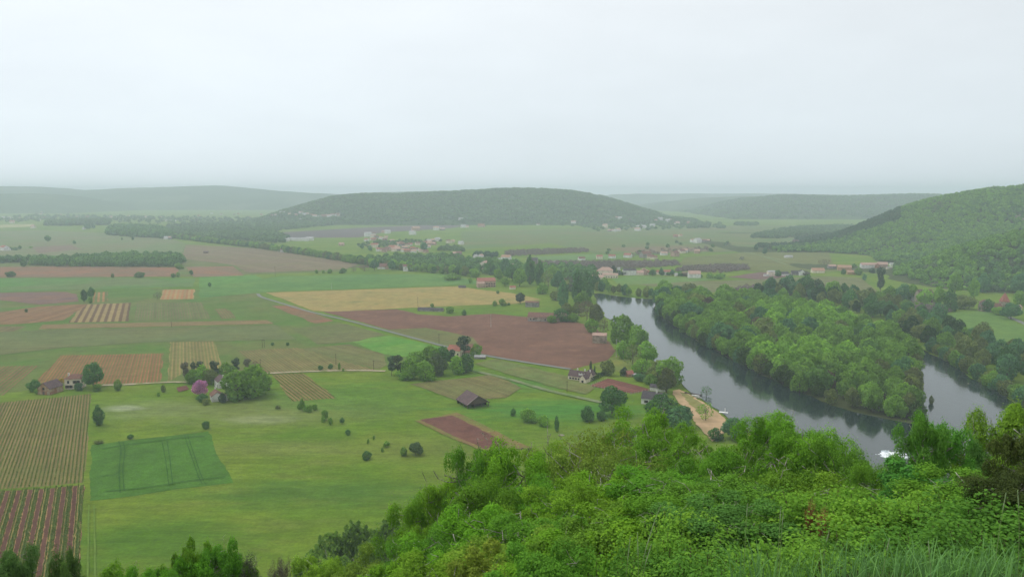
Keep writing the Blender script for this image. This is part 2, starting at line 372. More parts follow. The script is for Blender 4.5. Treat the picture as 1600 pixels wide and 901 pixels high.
F('vineyard_plot', 'brown vineyard corner with oblique rows', [(-30, 511), (42, 510), (-4, 528), (-30, 535)], S(132, 104, 78), S(112, 118, 74), rows=((42, 510), (-4, 528)), period=2.8, patch=.3)
F('vineyard_plot', 'grey green vineyard beyond the reddish strip', [(215, 474), (315, 472), (330, 498), (209, 502)], GREY, OLIVE, rows=((215, 474), (209, 502)), period=2.6, patch=.6)
F('vineyard_plot', 'small red brown plot between green margins', [(335, 483), (355, 482), (370, 497), (346, 498)], S(138, 106, 80), OLIVE, rows=((335, 483), (346, 498)), period=2.6)
F('vineyard_plot', 'small orange square plot beside a lone tree', [(254, 453), (304, 452), (303, 467), (251, 468)], S(172, 122, 78), TAN, rows=((304, 452), (303, 467)), period=5, patch=.2)
F('vineyard_plot', 'small orange plot between two trees', [(146, 457), (168, 456), (168, 471), (145, 472)], S(164, 122, 80), OLIVE, rows=((168, 456), (168, 471)), period=5, patch=.3)
F('ploughed_field', 'brown mauve tilled strip', [(-30, 458), (102, 456), (121, 460), (123, 471), (60, 476), (-30, 465)], S(136, 106, 88), MAUVE, ps=.02)
F('ploughed_field', 'reddish tilled land below the long dark wood', [(-30, 418), (110, 416), (280, 418), (276, 432), (20, 433), (-30, 434)], S(146, 110, 84), S(130, 110, 84), ps=.014, weeds=S(162, 110, 82), patch=.6)
F('ploughed_field', 'reddish plot beside the end of the long wood', [(290, 417), (364, 416), (382, 431), (302, 433)], S(148, 112, 86), S(132, 114, 90), ps=.02)
F('meadow', 'wide bright green strip of young crop', [(-30, 435), (165, 434), (306, 435), (301, 448), (130, 452), (-30, 458)], S(92, 136, 64), S(108, 126, 76), ps=.008)
F('meadow', 'small bright green plot', [(311, 433), (398, 430), (431, 445), (311, 449)], S(104, 148, 70), GRN, ps=.02)
F('vineyard_plot', 'broad mauve brown vineyards beside the hedge line', [(290, 382), (400, 388), (470, 398), (562, 413), (536, 421), (400, 426), (382, 424), (366, 414), (285, 404)], S(140, 118, 94), S(122, 114, 90), rows=((290, 382), (562, 413)), period=3, patch=.6, ps=.012, weeds=S(124, 122, 80))
F('meadow', 'long green field above the yellow one', [(311, 450), (440, 432), (560, 429), (690, 428), (766, 443), (700, 446), (480, 454), (420, 456), (311, 466)], S(88, 130, 64), S(104, 140, 68), ps=.012)
F('vineyard_plot', 'wide olive vineyard behind the reddish one', [(-30, 520), (60, 516), (430, 508), (462, 530), (345, 533), (262, 533), (100, 543), (-30, 558)], S(124, 120, 84), OLIVE, rows=((60, 516), (430, 508)), period=2.4, patch=.6, ps=.01, weeds=S(100, 122, 72))
F('vineyard_plot', 'tan patch of vines next to the tree clump', [(642, 600), (770, 585), (815, 606), (790, 621), (716, 627)], S(138, 114, 80), OLIVE, rows=((642, 600), (716, 627)), period=2.1, patch=.45)
F('vineyard_plot', 'vineyard strip between the two lanes', [(740, 568), (775, 561), (905, 592), (930, 606), (915, 617), (830, 595)], S(134, 112, 78), S(100, 128, 64), rows=((775, 561), (905, 592)), period=2.2, patch=.7, weeds=S(98, 132, 66))
F('grass_verge', 'dry yellowish rim round the small ploughed plot', [(648, 657), (712, 645), (832, 700), (752, 706)], S(140, 118, 78), S(116, 126, 62), ps=.08)
F('ploughed_field', 'small dark reddish brown ploughed plot near the barn', [(657, 656), (704, 649), (796, 694), (755, 702)], S(112, 78, 70), S(122, 86, 74), ps=.05, var=.16)
F('vegetable_plot', 'reddish garden plot fenced with pale stakes', [(922, 603), (948, 591), (1018, 609), (985, 615)], S(130, 86, 78), S(118, 82, 70), rows=((948, 591), (1018, 609)), period=3.4, stops=[(0, S(130, 86, 78)), (.4, S(138, 92, 80)), (.6, S(104, 74, 64)), (1, S(130, 86, 78))], patch=0)
F('meadow', 'yellow green meadow between the ploughed field and riverside trees', [(928, 572), (962, 556), (1000, 560), (1020, 575), (985, 582), (940, 580)], S(132, 136, 66), S(112, 130, 62), ps=.05)
F('meadow', 'green pasture rising beside the red-roofed tower', [(1450, 496), (1500, 487), (1545, 485), (1590, 505), (1640, 530), (1600, 545), (1545, 545), (1500, 512)], S(108, 140, 66), S(96, 130, 62), ps=.03)
F('vineyard_plot', 'tan green vineyard in front of the row of houses', [(965, 441), (1130, 439), (1300, 432), (1345, 434), (1372, 456), (1310, 464), (1180, 462), (1060, 452)], S(132, 122, 88), S(110, 122, 76), rows=((1130, 439), (1372, 456)), period=3, patch=.6, ps=.01)
F('meadow', 'bright lawn strip before the riverside houses', [(955, 436), (985, 430), (1060, 433), (1130, 436), (1060, 441), (970, 446)], S(104, 142, 72), S(112, 138, 74))
F('ploughed_field', 'mauve brown tilled field near the house row', [(1138, 433), (1188, 425), (1252, 427), (1200, 438)], S(128, 98, 90), MAUVE)
F('vineyard_plot', 'wide tan vineyards under the wooded hill', [(1070, 402), (1180, 393), (1290, 382), (1302, 412), (1340, 424), (1180, 424), (1060, 414)], S(124, 118, 74), S(108, 122, 66), rows=((1070, 402), (1340, 424)), period=4, patch=.6, ps=.006)
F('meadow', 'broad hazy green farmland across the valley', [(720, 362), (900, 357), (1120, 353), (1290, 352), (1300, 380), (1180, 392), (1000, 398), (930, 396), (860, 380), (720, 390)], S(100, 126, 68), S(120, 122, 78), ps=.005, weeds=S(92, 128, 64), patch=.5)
F('vineyard_plot', 'pinkish tan strip across the hazy farmland', [(945, 388), (1060, 384), (1120, 392), (1000, 396)], S(138, 116, 92), S(124, 120, 88), rows=((945, 388), (1120, 392)), period=5)
F('meadow', 'bright green strips between bare orchards', [(820, 402), (930, 397), (1000, 400), (960, 405), (850, 407)], S(112, 144, 82), S(104, 136, 78))
F('ploughed_field', 'mauve brown bare land at the foot of the long hill', [(440, 363), (560, 356), (660, 352), (760, 349), (700, 357), (600, 363), (560, 371), (440, 372)], S(112, 98, 98), S(102, 96, 96), ps=.006)
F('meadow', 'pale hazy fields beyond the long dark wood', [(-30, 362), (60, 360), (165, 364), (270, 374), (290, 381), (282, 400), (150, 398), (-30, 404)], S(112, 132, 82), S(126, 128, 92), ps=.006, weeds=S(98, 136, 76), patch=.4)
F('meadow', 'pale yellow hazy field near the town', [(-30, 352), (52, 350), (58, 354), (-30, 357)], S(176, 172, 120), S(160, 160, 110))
F('ploughed_field', 'hazy mauve strip between pale fields', [(50, 386), (110, 383), (130, 389), (60, 396)], S(136, 116, 98), S(126, 112, 96))
F('ploughed_field', 'brown bare ground near the village', [(545, 418), (620, 408), (760, 402), (800, 404), (760, 420), (640, 418)], S(112, 98, 86), S(100, 100, 80))
F('meadow', 'small bright lawn behind the white wall', [(735, 405), (800, 402), (815, 406), (745, 410)], S(110, 148, 80), S(104, 140, 72))
F('flower_bed', 'small red soil bed beside the flowering tree', [(276, 606), (291, 602), (296, 609), (280, 613)], S(118, 82, 72), S(110, 78, 68))

def vines(kind_label, pts, rows, period, phases, step, seed):           # where the vine plants of a plot stand
    n = np.array(rowdir(rows)[:2]); d = np.array([-n[1], n[0]]); P = [G(*q) for q in pts]; A = np.array(P); r = np.random.default_rng(seed); out = []
    u0, u1 = (A @ n).min() / period, (A @ n).max() / period; v0, v1 = (A @ d).min(), (A @ d).max()
    for i in range(int(u0) - 1, int(u1) + 2):
        for c in phases:
            for v in np.arange(v0, v1, step):
                q = n * (i + c) * period + d * (v + r.normal(0, .15)) + n * r.normal(0, .09)
                if r.random() < .9 and q[1] > 225: out.append(q)
    return [tuple(q) for q in out if _in(P, q[0], q[1])]
def _in(poly, x, y):
    c = False; j = len(poly) - 1
    for i in range(len(poly)):
        (xi, yi), (xj, yj) = poly[i], poly[j]
        if (yi > y) != (yj > y) and x < (xj - xi) * (y - yi) / (yj - yi) + xi: c = not c
        j = i
    return c
def ribbon(name, px_pts, w, mat, label, cat='road', jit=.12, world=False):
    P = px_pts if world else [G(*q) for q in px_pts]
    # smooth the centre line (Catmull-Rom)
    Q = [P[0]] + list(P) + [P[-1]]; C_ = []
    for i in range(1, len(Q) - 2):
        a, b, c, d = (np.array(Q[i + k][:2], float) for k in (-1, 0, 1, 2)); k = max(2, int(np.linalg.norm(c - b) / 5))
        for j in range(k):
            s = j / k; C_.append(.5 * ((2 * b) + (c - a) * s + (2 * a - 5 * b + 4 * c - d) * s * s + (3 * b - a - 3 * c + d) * s ** 3))
    C_.append(np.array(Q[-2][:2], float)); LAYER[0] += 1; z = .06 + .006 * LAYER[0]
    r = np.random.default_rng(LAYER[0]); V = []
    for i, c in enumerate(C_):
        d = C_[min(i + 1, len(C_) - 1)] - C_[max(i - 1, 0)]; d /= max(np.linalg.norm(d), 1e-6); n = np.array([-d[1], d[0]])
        a, b = w / 2 + r.normal(0, jit), w / 2 + r.normal(0, jit); V += [(*(c + n * a), z), (*(c - n * b), z)]
    me = bpy.data.meshes.new(name); me.from_pydata(V, [], [(2 * i, 2 * i + 1, 2 * i + 3, 2 * i + 2) for i in range(len(C_) - 1)]); me.update()
    return tag(link(name, me, [mat]), label, cat, kind='structure')
M_ROAD = mottled('pale_asphalt', S(132, 136, 128), .15, .2, .9, .1); M_TRACK = mottled('gravel_track', S(186, 172, 146), .2, .4, .95, .05, c2=S(140, 146, 90))
M_TRAM = mottled('tractor_track', S(62, 104, 44), .2, .3, .95, .05); M_LANE = mottled('grassy_lane', S(132, 142, 104), .2, .3, .95, .05, c2=S(98, 130, 62))
ribbon('road', [(403, 459), (408, 464), (430, 471), (480, 486), (540, 500), (600, 516), (660, 532), (710, 545), (760, 556), (820, 566), (892, 577)], 3.8, M_ROAD, 'pale valley road curving past the ploughed field')
ribbon('track', [(160, 602), (195, 601), (235, 599), (270, 597), (300, 598)], 3.6, M_TRACK, 'pale farm track between the cream house and the farm', 'track')
ribbon('track', [(400, 585), (430, 583), (500, 580), (560, 579), (602, 580)], 3.6, M_TRACK, 'pale farm track running to the tree clump', 'track')
ribbon('lane', [(735, 578), (800, 594), (860, 611), (935, 628), (960, 636)], 4, M_LANE, 'grassy lane crossing the green meadow', 'track')
ribbon('road', [(1230, 414), (1190, 400), (1160, 393)], 5, M_LANE, 'far pale lane through the vineyards'); ribbon('road', [(1195, 401), (1230, 408), (1290, 418), (1320, 426)], 6, M_LANE, 'pale lane leading to the hillside hamlet')
ribbon('road', [(1150, 440), (1200, 437), (1290, 432), (1345, 438)], 4, M_LANE, 'pale lane before the house row')
ribbon('road', [(1535, 478), (1560, 488), (1600, 506), (1640, 528)], 5, M_ROAD, 'grey road edging the pasture')
for k, (pp, w_) in enumerate([([(186, 690), (189, 705), (186, 735), (188, 770)], .36), ([(192, 690), (195, 705), (192, 735), (194, 765)], .36), ([(288, 680), (298, 710), (310, 745), (316, 757)], .32), ([(293, 680), (303, 710), (315, 745), (321, 757)], .32),
        ([(253, 690), (258, 715), (264, 760)], .3), ([(261, 690), (265, 715), (270, 758)], .3), ([(160, 702), (186, 697), (240, 690), (290, 684), (320, 682)], .7), ([(150, 745), (180, 742), (188, 735)], .5), ([(165, 768), (230, 762), (300, 751), (352, 746)], .6)]):
    ribbon('tractor_track', pp, w_, M_TRAM, 'dark tractor wheel track in the green crop field', 'track', .05)
M_MOWN = mottled('mown_line', S(110, 138, 60), .2, .3, .95, .05)
ribbon('mown_line', [(139, 790), (138, 840), (137, 905)], .5, M_MOWN, 'pale wheel line along the meadow edge', 'track', .05); ribbon('mown_line', [(147, 790), (148, 840), (149, 905)], .5, M_MOWN, 'second pale wheel line along the meadow edge', 'track', .05)

# ------------------------------------------------------------------ river
t = NT('river_water'); p = t.pos((1, .5, 1)); w1 = t.noise(p, .22, 4, .6); w2 = t.noise(t.pos((.25, .12, 1)), .2, 3, .6, .6)
calm = t.rng(w2, .42, .60, .2, 1)
nb = t.n('ShaderNodeBump'); t.l(w1, nb.inputs['Height']); t.l(t.math('MULTIPLY', calm, .26), nb.inputs['Strength']); nb.inputs['Distance'].default_value = .5
M_WATER = t.bsdf(t.mix(t.rng(w2, .4, .65, 0, 1), (.010, .022, .021), (.016, .029, .027)), .10, .5, nb.outputs[0])
LEFT = [(928, 459), (929, 464), (936, 478), (948, 495), (962, 508), (985, 528), (1000, 548), (1018, 562), (1034, 570), (1058, 592), (1070, 606), (1082, 614), (1104, 628), (1124, 640), (1138, 652), (1152, 668), (1188, 680), (1225, 694), (1270, 716), (1310, 745), (1340, 770)]
RIGHT = [(1450, 775), (1560, 730), (1660, 690), (1640, 655), (1590, 632), (1560, 612), (1520, 592), (1482, 566), (1440, 546), (1380, 520), (1300, 494), (1200, 474), (1110, 466), (1040, 468), (1000, 467), (965, 463), (938, 459)]
sheet('river', [G(*q) for q in LEFT + RIGHT], M_WATER, 'wide slow dark river reflecting the grey sky', 'river', .5, 8)
ISLAND = [(1022, 467), (1024, 485), (1044, 503), (1072, 522), (1108, 543), (1150, 566), (1196, 590), (1250, 614), (1300, 634), (1350, 648), (1400, 658), (1424, 663), (1434, 655), (1440, 630), (1440, 600), (1438, 575), (1428, 553), (1370, 522), (1300, 499), (1200, 480), (1110, 470), (1050, 465)]
t = NT('island_earth'); f = t.noise(t.pos(), .3, 4); M_ISLE = t.bsdf(t.mix(f, (.035, .045, .018), (.07, .085, .03)), .95, .05)
sheet('island_ground', [G(*q) for q in ISLAND], M_ISLE, 'low wooded island ground in the river', 'island', .6, 6)
M_SAND = mottled('sand', S(198, 168, 132), .14, .25, .95, .05, c2=S(170, 150, 112))
sheet('sandy_beach', [G(*q) for q in [(1052, 611), (1062, 609), (1082, 618), (1105, 632), (1122, 643), (1134, 654), (1136, 668), (1126, 682), (1112, 690), (1098, 672), (1078, 650), (1062, 632)]], M_SAND, 'pale sandy beach at the river edge', 'beach', .3, 3)
M_BANKG = mottled('beach_grass', S(140, 138, 84), .3, .4, .95, .05)
sheet('grass_verge', [G(*q) for q in [(1064, 613), (1078, 617), (1098, 631), (1110, 643), (1092, 648), (1078, 634)]], M_BANKG, 'dry grassy patch on the sandy beach', 'grass', .5, 3)
# weir foam: a low broken bank of white water
fx, fy = G(1396, 712)
def foam_z(x, y):
    e_ = np.clip(1 - ((x - fx) / 7.4) ** 2 - ((y - fy) / 6.5) ** 2 + .45 * wav(x, y, 1.1, 8) + .2 * wav(x, y, 3.1, 12), 0, 1)
    return .30 * np.minimum(e_ * 3, 1) + .30 * np.abs(wav(x, y, 1.3, 9)) * e_ + .14 * np.abs(wav(x, y, 4.5, 11)) * e_ - .05
fm = grid_mesh('weir_foam', np.linspace(fx - 8, fx + 8, 52), np.linspace(fy - 6.5, fy + 6.5, 46), lambda a, b: foam_z(a, b) + .3)
tag(link('weir_foam', fm, [mottled('white_water', (.80, .84, .86), .12, .8, .5, .3, c2=(.35, .42, .44))]), 'white foaming water at the river weir', 'foam', kind='stuff')

# ------------------------------------------------------------------ hills
def hillmat(name, cols, sc=.004, field=None):
    t = NT(name); p = t.pos(); f = t.noise(p, sc, 6, .65); g = t.noise(p, .03, 5, .7)
    c = t.ramp(t.math('ADD', t.math('MULTIPLY', t.rng(f, .3, .7, 0, 1), .6), t.math('MULTIPLY', t.rng(g, .3, .7, 0, 1), .4)), [(i / (len(cols) - 1), q) for i, q in enumerate(cols)])
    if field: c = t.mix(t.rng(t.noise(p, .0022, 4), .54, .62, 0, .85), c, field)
    return t.diffuse(c, 0, t.bump(g, 1, 9))
WOODC = [(.030, .052, .022), (.042, .075, .024), (.058, .105, .026), (.052, .080, .034)]
def hill(name, ridge, D, front, back, mat, label, bumps=5, seed=0, n=150, rows=44):
    px = np.linspace(ridge[0][0], ridge[-1][0], n); py = np.interp(px, [r[0] for r in ridge], [r[1] for r in ridge])
    Xr = np.array([at(a, b, D)[0] for a, b in zip(px, py)]); Zr = np.array([at(a, b, D)[2] for a, b in zip(px, py)])
    tt = np.linspace(-1, 1, rows); gx, gt = np.meshgrid(Xr, tt); Yy = D + np.where(gt < 0, gt * front, gt * back)
    prof = np.where(gt < 0, 1 - np.abs(gt) ** 1.5, 1 - gt ** 2 * .6)
    zz = Zr[None, :] * prof
    zz = zz + (wav(gx, Yy, .012, seed) * bumps + wav(gx, Yy, .004, seed + 1) * bumps * 2) * (1 - np.abs(gt)) * np.abs(gt) * 3 + wav(gx, Yy, .05, seed + 2) * bumps * .2 * (1 - np.abs(gt))
    zz[0] = -2
    V = np.stack([gx, Yy, zz], -1).reshape(-1, 3); i = (np.arange(rows - 1)[:, None] * n + np.arange(n - 1)[None, :]).ravel()
    o = link(name, np_mesh(name, V, np.stack([i, i + 1, i + n + 1, i + n], 1), None, True), [mat]); tag(o, label, 'hill', kind='structure')
    return Xr, Zr, tt, gx, Yy, zz
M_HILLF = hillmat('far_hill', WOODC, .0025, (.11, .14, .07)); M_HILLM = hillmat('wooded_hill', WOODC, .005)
hill('hill', [(-160, 296), (0, 291), (60, 292), (90, 296), (130, 299), (160, 297), (200, 294), (260, 292), (330, 290), (380, 294), (440, 299), (520, 303), (600, 306), (660, 312)], 6900, 1500, 1500, M_HILLF, 'farthest faint hills fading into rain haze behind the town', 8, 1)
hill('hill', [(-160, 306), (0, 303), (50, 303), (100, 308), (150, 317), (190, 327), (220, 334)], 5200, 700, 900, M_HILLF, 'low faint hill with a pale field behind the town', 5, 4)
hill('hill', [(540, 306), (580, 301), (640, 299), (690, 299), (740, 305), (780, 312)], 7200, 900, 900, M_HILLF, 'faint ridge just peeping over the long wooded hill', 5, 7)
hill('hill', [(900, 316), (960, 304), (1050, 303), (1180, 302), (1290, 304), (1440, 304), (1560, 310), (1700, 314)], 8300, 900, 900, M_HILLF, 'palest distant ridge closing the side valley', 6, 10)
hill('hill', [(940, 338), (1000, 326), (1050, 315), (1100, 309), (1160, 306), (1220, 308), (1300, 316)], 5800, 900, 900, M_HILLF, 'pale wooded ridge in the side valley', 5, 13)
SIDE = hill('hill', [(1080, 340), (1105, 330), (1150, 317), (1190, 309), (1230, 306), (1280, 307), (1330, 309), (1390, 306), (1440, 305), (1520, 308), (1640, 312)], 4300, 800, 900, M_HILLM, 'blue-green wooded hill behind the vineyards', 5, 16)
LONG = hill('hill', [(410, 344), (440, 335), (470, 322), (520, 308), (560, 304), (620, 303), (700, 300), (760, 297), (800, 295), (860, 296), (910, 301), (950, 309), (985, 320), (1020, 331), (1050, 341)], 3500, 620, 900, M_HILLM, 'long wooded hill closing the valley', 6, 19, 170, 50)

# the steep wooded hill on the river's far side, from levels along its ridge, spur, gully and foot
CT = []
for a, b, D, dz in [(1290, 372, 1650, 8), (1340, 352, 1700, 8), (1400, 326, 1750, 8), (1450, 310, 1750, 8), (1520, 298, 1700, 8), (1600, 291, 1650, 8), (1700, 286, 1620, 8), (1820, 284, 1600, 8),
                    (1450, 400, 1330, 6), (1500, 372, 1450, 6), (1550, 342, 1520, 6), (1600, 330, 1500, 6), (1700, 330, 1450, 6), (1400, 385, 1450, 6), (1350, 398, 1480, 6), (1320, 402, 1480, 5),
                    (1420, 420, 1080, 6), (1480, 398, 1080, 4), (1540, 382, 1080, 3), (1600, 365, 1080, 3), (1700, 345, 1080, 6), (1840, 330, 1080, 6),
                    (1520, 432, 1000, 3), (1600, 420, 1000, 3), (1700, 410, 1000, 3)]:
    x, y, z = at(a, b, D); CT.append((x, y, z - dz))
for a, b, D, z in [(1600, 0, 1250, 24), (1500, 0, 1230, 5), (1700, 0, 1250, 34)]:
    CT.append(((a - 800) / FPX * D, D, z))
for a, b in [(1275, 383), (1285, 395), (1300, 412), (1340, 425), (1390, 431), (1345, 414), (1365, 413), (1385, 413), (1398, 417), (1408, 440), (1390, 455), (1440, 474), (1500, 479), (1600, 478), (1700, 478), (1240, 395), (1260, 425), (1330, 450), (1230, 372), (1380, 490), (1500, 510), (1650, 520), (1150, 380), (1200, 430)]:
    CT.append((*G(a, b), 0))
for x, y, z in [(760, 2300, 0), (940, 2300, 0), (1131, 2300, 30), (1225, 2300, 60), (1500, 2200, 100), (560, 2300, 0), (840, 2050, 0), (700, 1900, 0), (470, 2000, 0), (450, 2500, 0), (1500, 1400, 120), (1400, 1000, 80), (1300, 800, 20), (1000, 750, 0), (700, 700, 0)]: CT.append((x, y, z))
CT = np.array(CT); sc_ = 1000.0; Pn = CT[:, :2] / sc_; Nn = len(Pn)
def tps(r2): return np.where(r2 > 0, .5 * r2 * np.log(np.maximum(r2, 1e-12)), 0)
K = tps(((Pn[:, None] - Pn[None]) ** 2).sum(-1)) + np.eye(Nn) * 2e-4
A_ = np.zeros((Nn + 3, Nn + 3)); A_[:Nn, :Nn] = K; A_[:Nn, Nn] = 1; A_[:Nn, Nn + 1:] = Pn; A_[Nn:, :Nn] = A_[:Nn, Nn:].T
W_ = np.linalg.solve(A_, np.concatenate([CT[:, 2], np.zeros(3)]))
def steep_z(x, y):
    x = np.asarray(x, float); y = np.asarray(y, float); q = np.stack([x, y], -1) / sc_
    z = tps(((q[..., None, :] - Pn) ** 2).sum(-1)) @ W_[:Nn] + W_[Nn] + q @ W_[Nn + 1:]
    lim = np.clip((y - 700) / 150, 0, 1) * np.clip((x - 420) / 60, 0, 1)
    return np.where(z > .3, z, -1.5) * lim - 1.5 * (1 - lim) + np.where(z > 3, wav(x, y, .05, 31) * 1.2, 0)
t = NT('hill_floor'); f = t.noise(t.pos(), .05, 5, .6)
M_FLOOR = t.diffuse(t.mix(t.rng(f, .35, .65, 0, 1), (.045, .075, .020), (.085, .095, .05)))
tag(link('hill', grid_mesh('hill', np.linspace(430, 1500, 130), np.linspace(700, 2350, 165), steep_z), [M_FLOOR]), 'steep green wooded hill rising beside the river hamlet', 'hill', kind='structure')
# ------------------------------------------------------------------ tree kits (unit size: 1 wide, 1 high)
def unit(v): return v / np.maximum(np.linalg.norm(v, axis=-1, keepdims=True), 1e-9)
def leaf_quads(P, Nrm, size, r, jit=.6, fold=.0, aspect=1.0):
    n = len(P); nn = unit(Nrm + r.normal(0, jit, (n, 3))); a = unit(np.cross(nn, r.normal(0, 1, (n, 3)))); b = np.cross(nn, a)
    s = (size * r.uniform(.6, 1.35, n))[:, None] if np.ndim(size) == 0 else size[:, None]
    q = []
    for k, (x, y) in enumerate(((-1, -.35), (.35, -.9), (1, .4), (-.4, .95))):
        q.append(P + a * s * .5 * aspect * (x + r.uniform(-.25, .25, (n, 1))) + b * s * .5 * (y + r.uniform(-.25, .25, (n, 1))) + nn * s * fold * (k % 2))
    return np.stack(q, 1)
def crown_mesh(name, seed, lobes, n, leaf, jit=.6, clump=26):
    r = np.random.default_rng(seed); L = np.array(lobes, float); C0, RR = L[:, :3], L[:, 3:6]
    w = (RR[:, 0] * RR[:, 2]) ** 1.0; w /= w.sum(); P, N, T = [], [], []
    while sum(map(len, P)) < n:
        m = n; k = r.choice(len(L), m, p=w); d = unit(r.normal(0, 1, (m, 3)))
        rad = np.where(r.random(m) < .85, r.normal(.96, .09, m), r.uniform(.45, .95, m))
        p = C0[k] + d * RR[k] * rad[:, None]
        ok = np.ones(m, bool)
        for j in range(len(L)):
            q = (((p - C0[j]) / RR[j]) ** 2).sum(1); ok &= ~((q < .62) & (k != j))
        ok &= p[:, 2] > .015
        nr = unit(d / RR[k]); nr = unit(nr + unit(p - np.array([0, 0, .35])) * .5)
        P.append(p[ok]); N.append(nr[ok])
    P = np.concatenate(P)[:n]; N = np.concatenate(N)[:n]
    cc = P[r.choice(n, min(clump, n), replace=False)]; ct = r.uniform(0, 1, len(cc))           # leaf sprays of slightly different green
    idx = ((P[:, None] - cc[None]) ** 2).sum(-1).argmin(1)
    P = P + (r.normal(0, 1, cc.shape) * .018)[idx]
    T = np.clip(ct[idx] * .55 + r.uniform(0, 1, n) * .45, 0, 1)
    return quads(name, leaf_quads(P, N, leaf, r, jit), T)
def lobes_round(seed, k=8, base=.16, spread=.27, top=.86):
    r = np.random.default_rng(seed); o = [(0, 0, .54, .36, .36, .34)]
    for i in range(k):
        a = i * 2.4 + r.uniform(-.5, .5); d = spread * r.uniform(.6, 1.08); z = r.uniform(base + .16, top - .14); s = r.uniform(.15, .24)
        d *= 1 - .75 * max(0, (z - .55) / .45); o.append((math.cos(a) * d, math.sin(a) * d, z, s, s, s * .85))
    o.append((r.uniform(-.08, .08), r.uniform(-.08, .08), .80, .2, .2, .18)); return o
def lobes_bush(seed, k=8):
    r = np.random.default_rng(seed); o = [(0, 0, .42, .38, .38, .42)]
    for i in range(k):
        a = i * 2.4 + r.uniform(-.5, .5); d = r.uniform(.18, .34); s = r.uniform(.14, .24); o.append((math.cos(a) * d, math.sin(a) * d, r.uniform(.14, .66), s, s, s))
    o.append((.05, 0, .78, .2, .2, .2)); return o
def lobes_tall(seed, k=9):
    r = np.random.default_rng(seed); o = []
    for i in range(k):
        z = .14 + .8 * i / (k - 1); w = .42 * math.sin(math.pi * min(.98, .18 + .78 * i / (k - 1))) ** .6
        o.append((r.uniform(-.06, .06), r.uniform(-.06, .06), z, w * r.uniform(.8, 1.05), w * r.uniform(.8, 1.05), .11))
    return o
def lobes_pine(seed, k=9):
    r = np.random.default_rng(seed); o = []
    for i in range(k):
        a = i * 2.4; z = r.uniform(.38, .9); d = r.uniform(.05, .3) * (1.2 - .6 * z); s = r.uniform(.16, .26); o.append((math.cos(a) * d, math.sin(a) * d, z, s, s, s * .5))
    return o
CROWN = {
    'round': [crown_mesh('crown', 10 + i, lobes_round(10 + i, 8 + i), 1900, .066) for i in range(5)],
    'wide': [crown_mesh('crown', 20 + i, lobes_round(20 + i, 13, .05, .33), 2300, .060) for i in range(3)],
    'bush': [crown_mesh('crown', 30 + i, lobes_bush(30 + i), 1300, .074) for i in range(4)],
    'tall': [crown_mesh('crown', 40 + i, lobes_tall(40 + i), 1500, .070) for i in range(3)],
    'pine': [crown_mesh('crown', 50 + i, lobes_pine(50 + i), 1300, .060) for i in range(3)],
    'bare': [crown_mesh('crown', 60 + i, lobes_round(60 + i, 12), 420, .055, 1.2) for i in range(2)],
    'far': [crown_mesh('crown', 70 + i, lobes_round(70 + i, 7, .02, .3), 230, .17) for i in range(4)],
    'farbare': [crown_mesh('crown', 75 + i, lobes_bush(75 + i), 150, .15, 1.0) for i in range(2)],
    'farpine': [crown_mesh('crown', 80 + i, [(0, 0, .2 + .2 * j, .42 - .09 * j, .42 - .09 * j, .17) for j in range(4)], 200, .15) for i in range(2)],
}
for v_ in CROWN.values():
    for m_ in v_: m_.materials.append(M_LEAF)
def trunk_mesh(seed, h=.55, r0=.026, limbs=4):
    r = np.random.default_rng(seed); b = MB(); b.tube([(0, 0, -.02), (.01, 0, h * .5), (0, .01, h)], [r0, r0 * .75, r0 * .5], 6)
    for i in range(limbs):
        a = i * 2.1 + r.uniform(-.4, .4); z = h * r.uniform(.5, .95); d = r.uniform(.14, .26)
        b.tube([(0, 0, z), (math.cos(a) * d * .5, math.sin(a) * d * .5, z + .09), (math.cos(a) * d, math.sin(a) * d, z + r.uniform(.16, .28))], [r0 * .5, r0 * .35, r0 * .15], 5)
    m = b.mesh('trunk'); m.materials.append(M_BARK); return m
TRUNK = {'n': [trunk_mesh(1), trunk_mesh(2), trunk_mesh(3)], 'tall': [trunk_mesh(4, .8, .03, 6)], 'bush': [trunk_mesh(5, .35, .03, 5)], 'bare': [trunk_mesh(6, .6, .025, 9)]}
TRUNKOF = {'round': 'n', 'wide': 'n', 'bush': 'bush', 'tall': 'tall', 'pine': 'n', 'bare': 'bare', 'far': 'bush', 'farbare': 'bush', 'farpine': 'tall'}
def tree(name, form, x, y, w, h, col, label, cat='tree', group=None, z=0.0, seed=None, trunk=True):
    i = seed if seed is not None else random.randrange(1000)
    o = empty(name, (x, y, z), random.uniform(0, 6.28), (w, w, h)); tag(o, label, cat, group)
    k = random.uniform(.86, 1.14)
    place('crown' if 'bush' not in name and 'shrub' not in name else 'foliage', CROWN[form][i % len(CROWN[form])], o, color=tuple(min(1, c * k) for c in col))
    if trunk: place('trunk' if 'bush' not in name and 'shrub' not in name else 'stem', TRUNK[TRUNKOF[form]][i % len(TRUNK[TRUNKOF[form]])], o)
    return o
# leaf colours (albedo)
GM = (.068, .126, .020); GD = (.034, .078, .022); GL = (.090, .170, .022); GB = (.040, .090, .038); OLV = (.088, .115, .034); BRN = (.115, .098, .060); PNE = (.030, .050, .030); GRYB = (.085, .085, .058); RUST = (.095, .115, .040)
GM, GD, GL, GB, OLV, BRN, PNE, GRYB, RUST = (tuple(c * k_ for c in q) for q, k_ in ((GM, 2.9), (GD, 3.0), (GL, 2.6), (GB, 2.8), (OLV, 2.2), (BRN, 1.5), (PNE, 2.6), (GRYB, 2.0), (RUST, 1.5)))
def T(name, form, px, py, wpx, hpx, col, label, cat='tree', group=None, **k):     # base point and size read off the sight lines
    x, y = G(px, py); s = mpp(px, py); return tree(name, form, x, y + wpx * s * .3, wpx * s, hpx * s * 1.05, col, label, cat, group, **k)

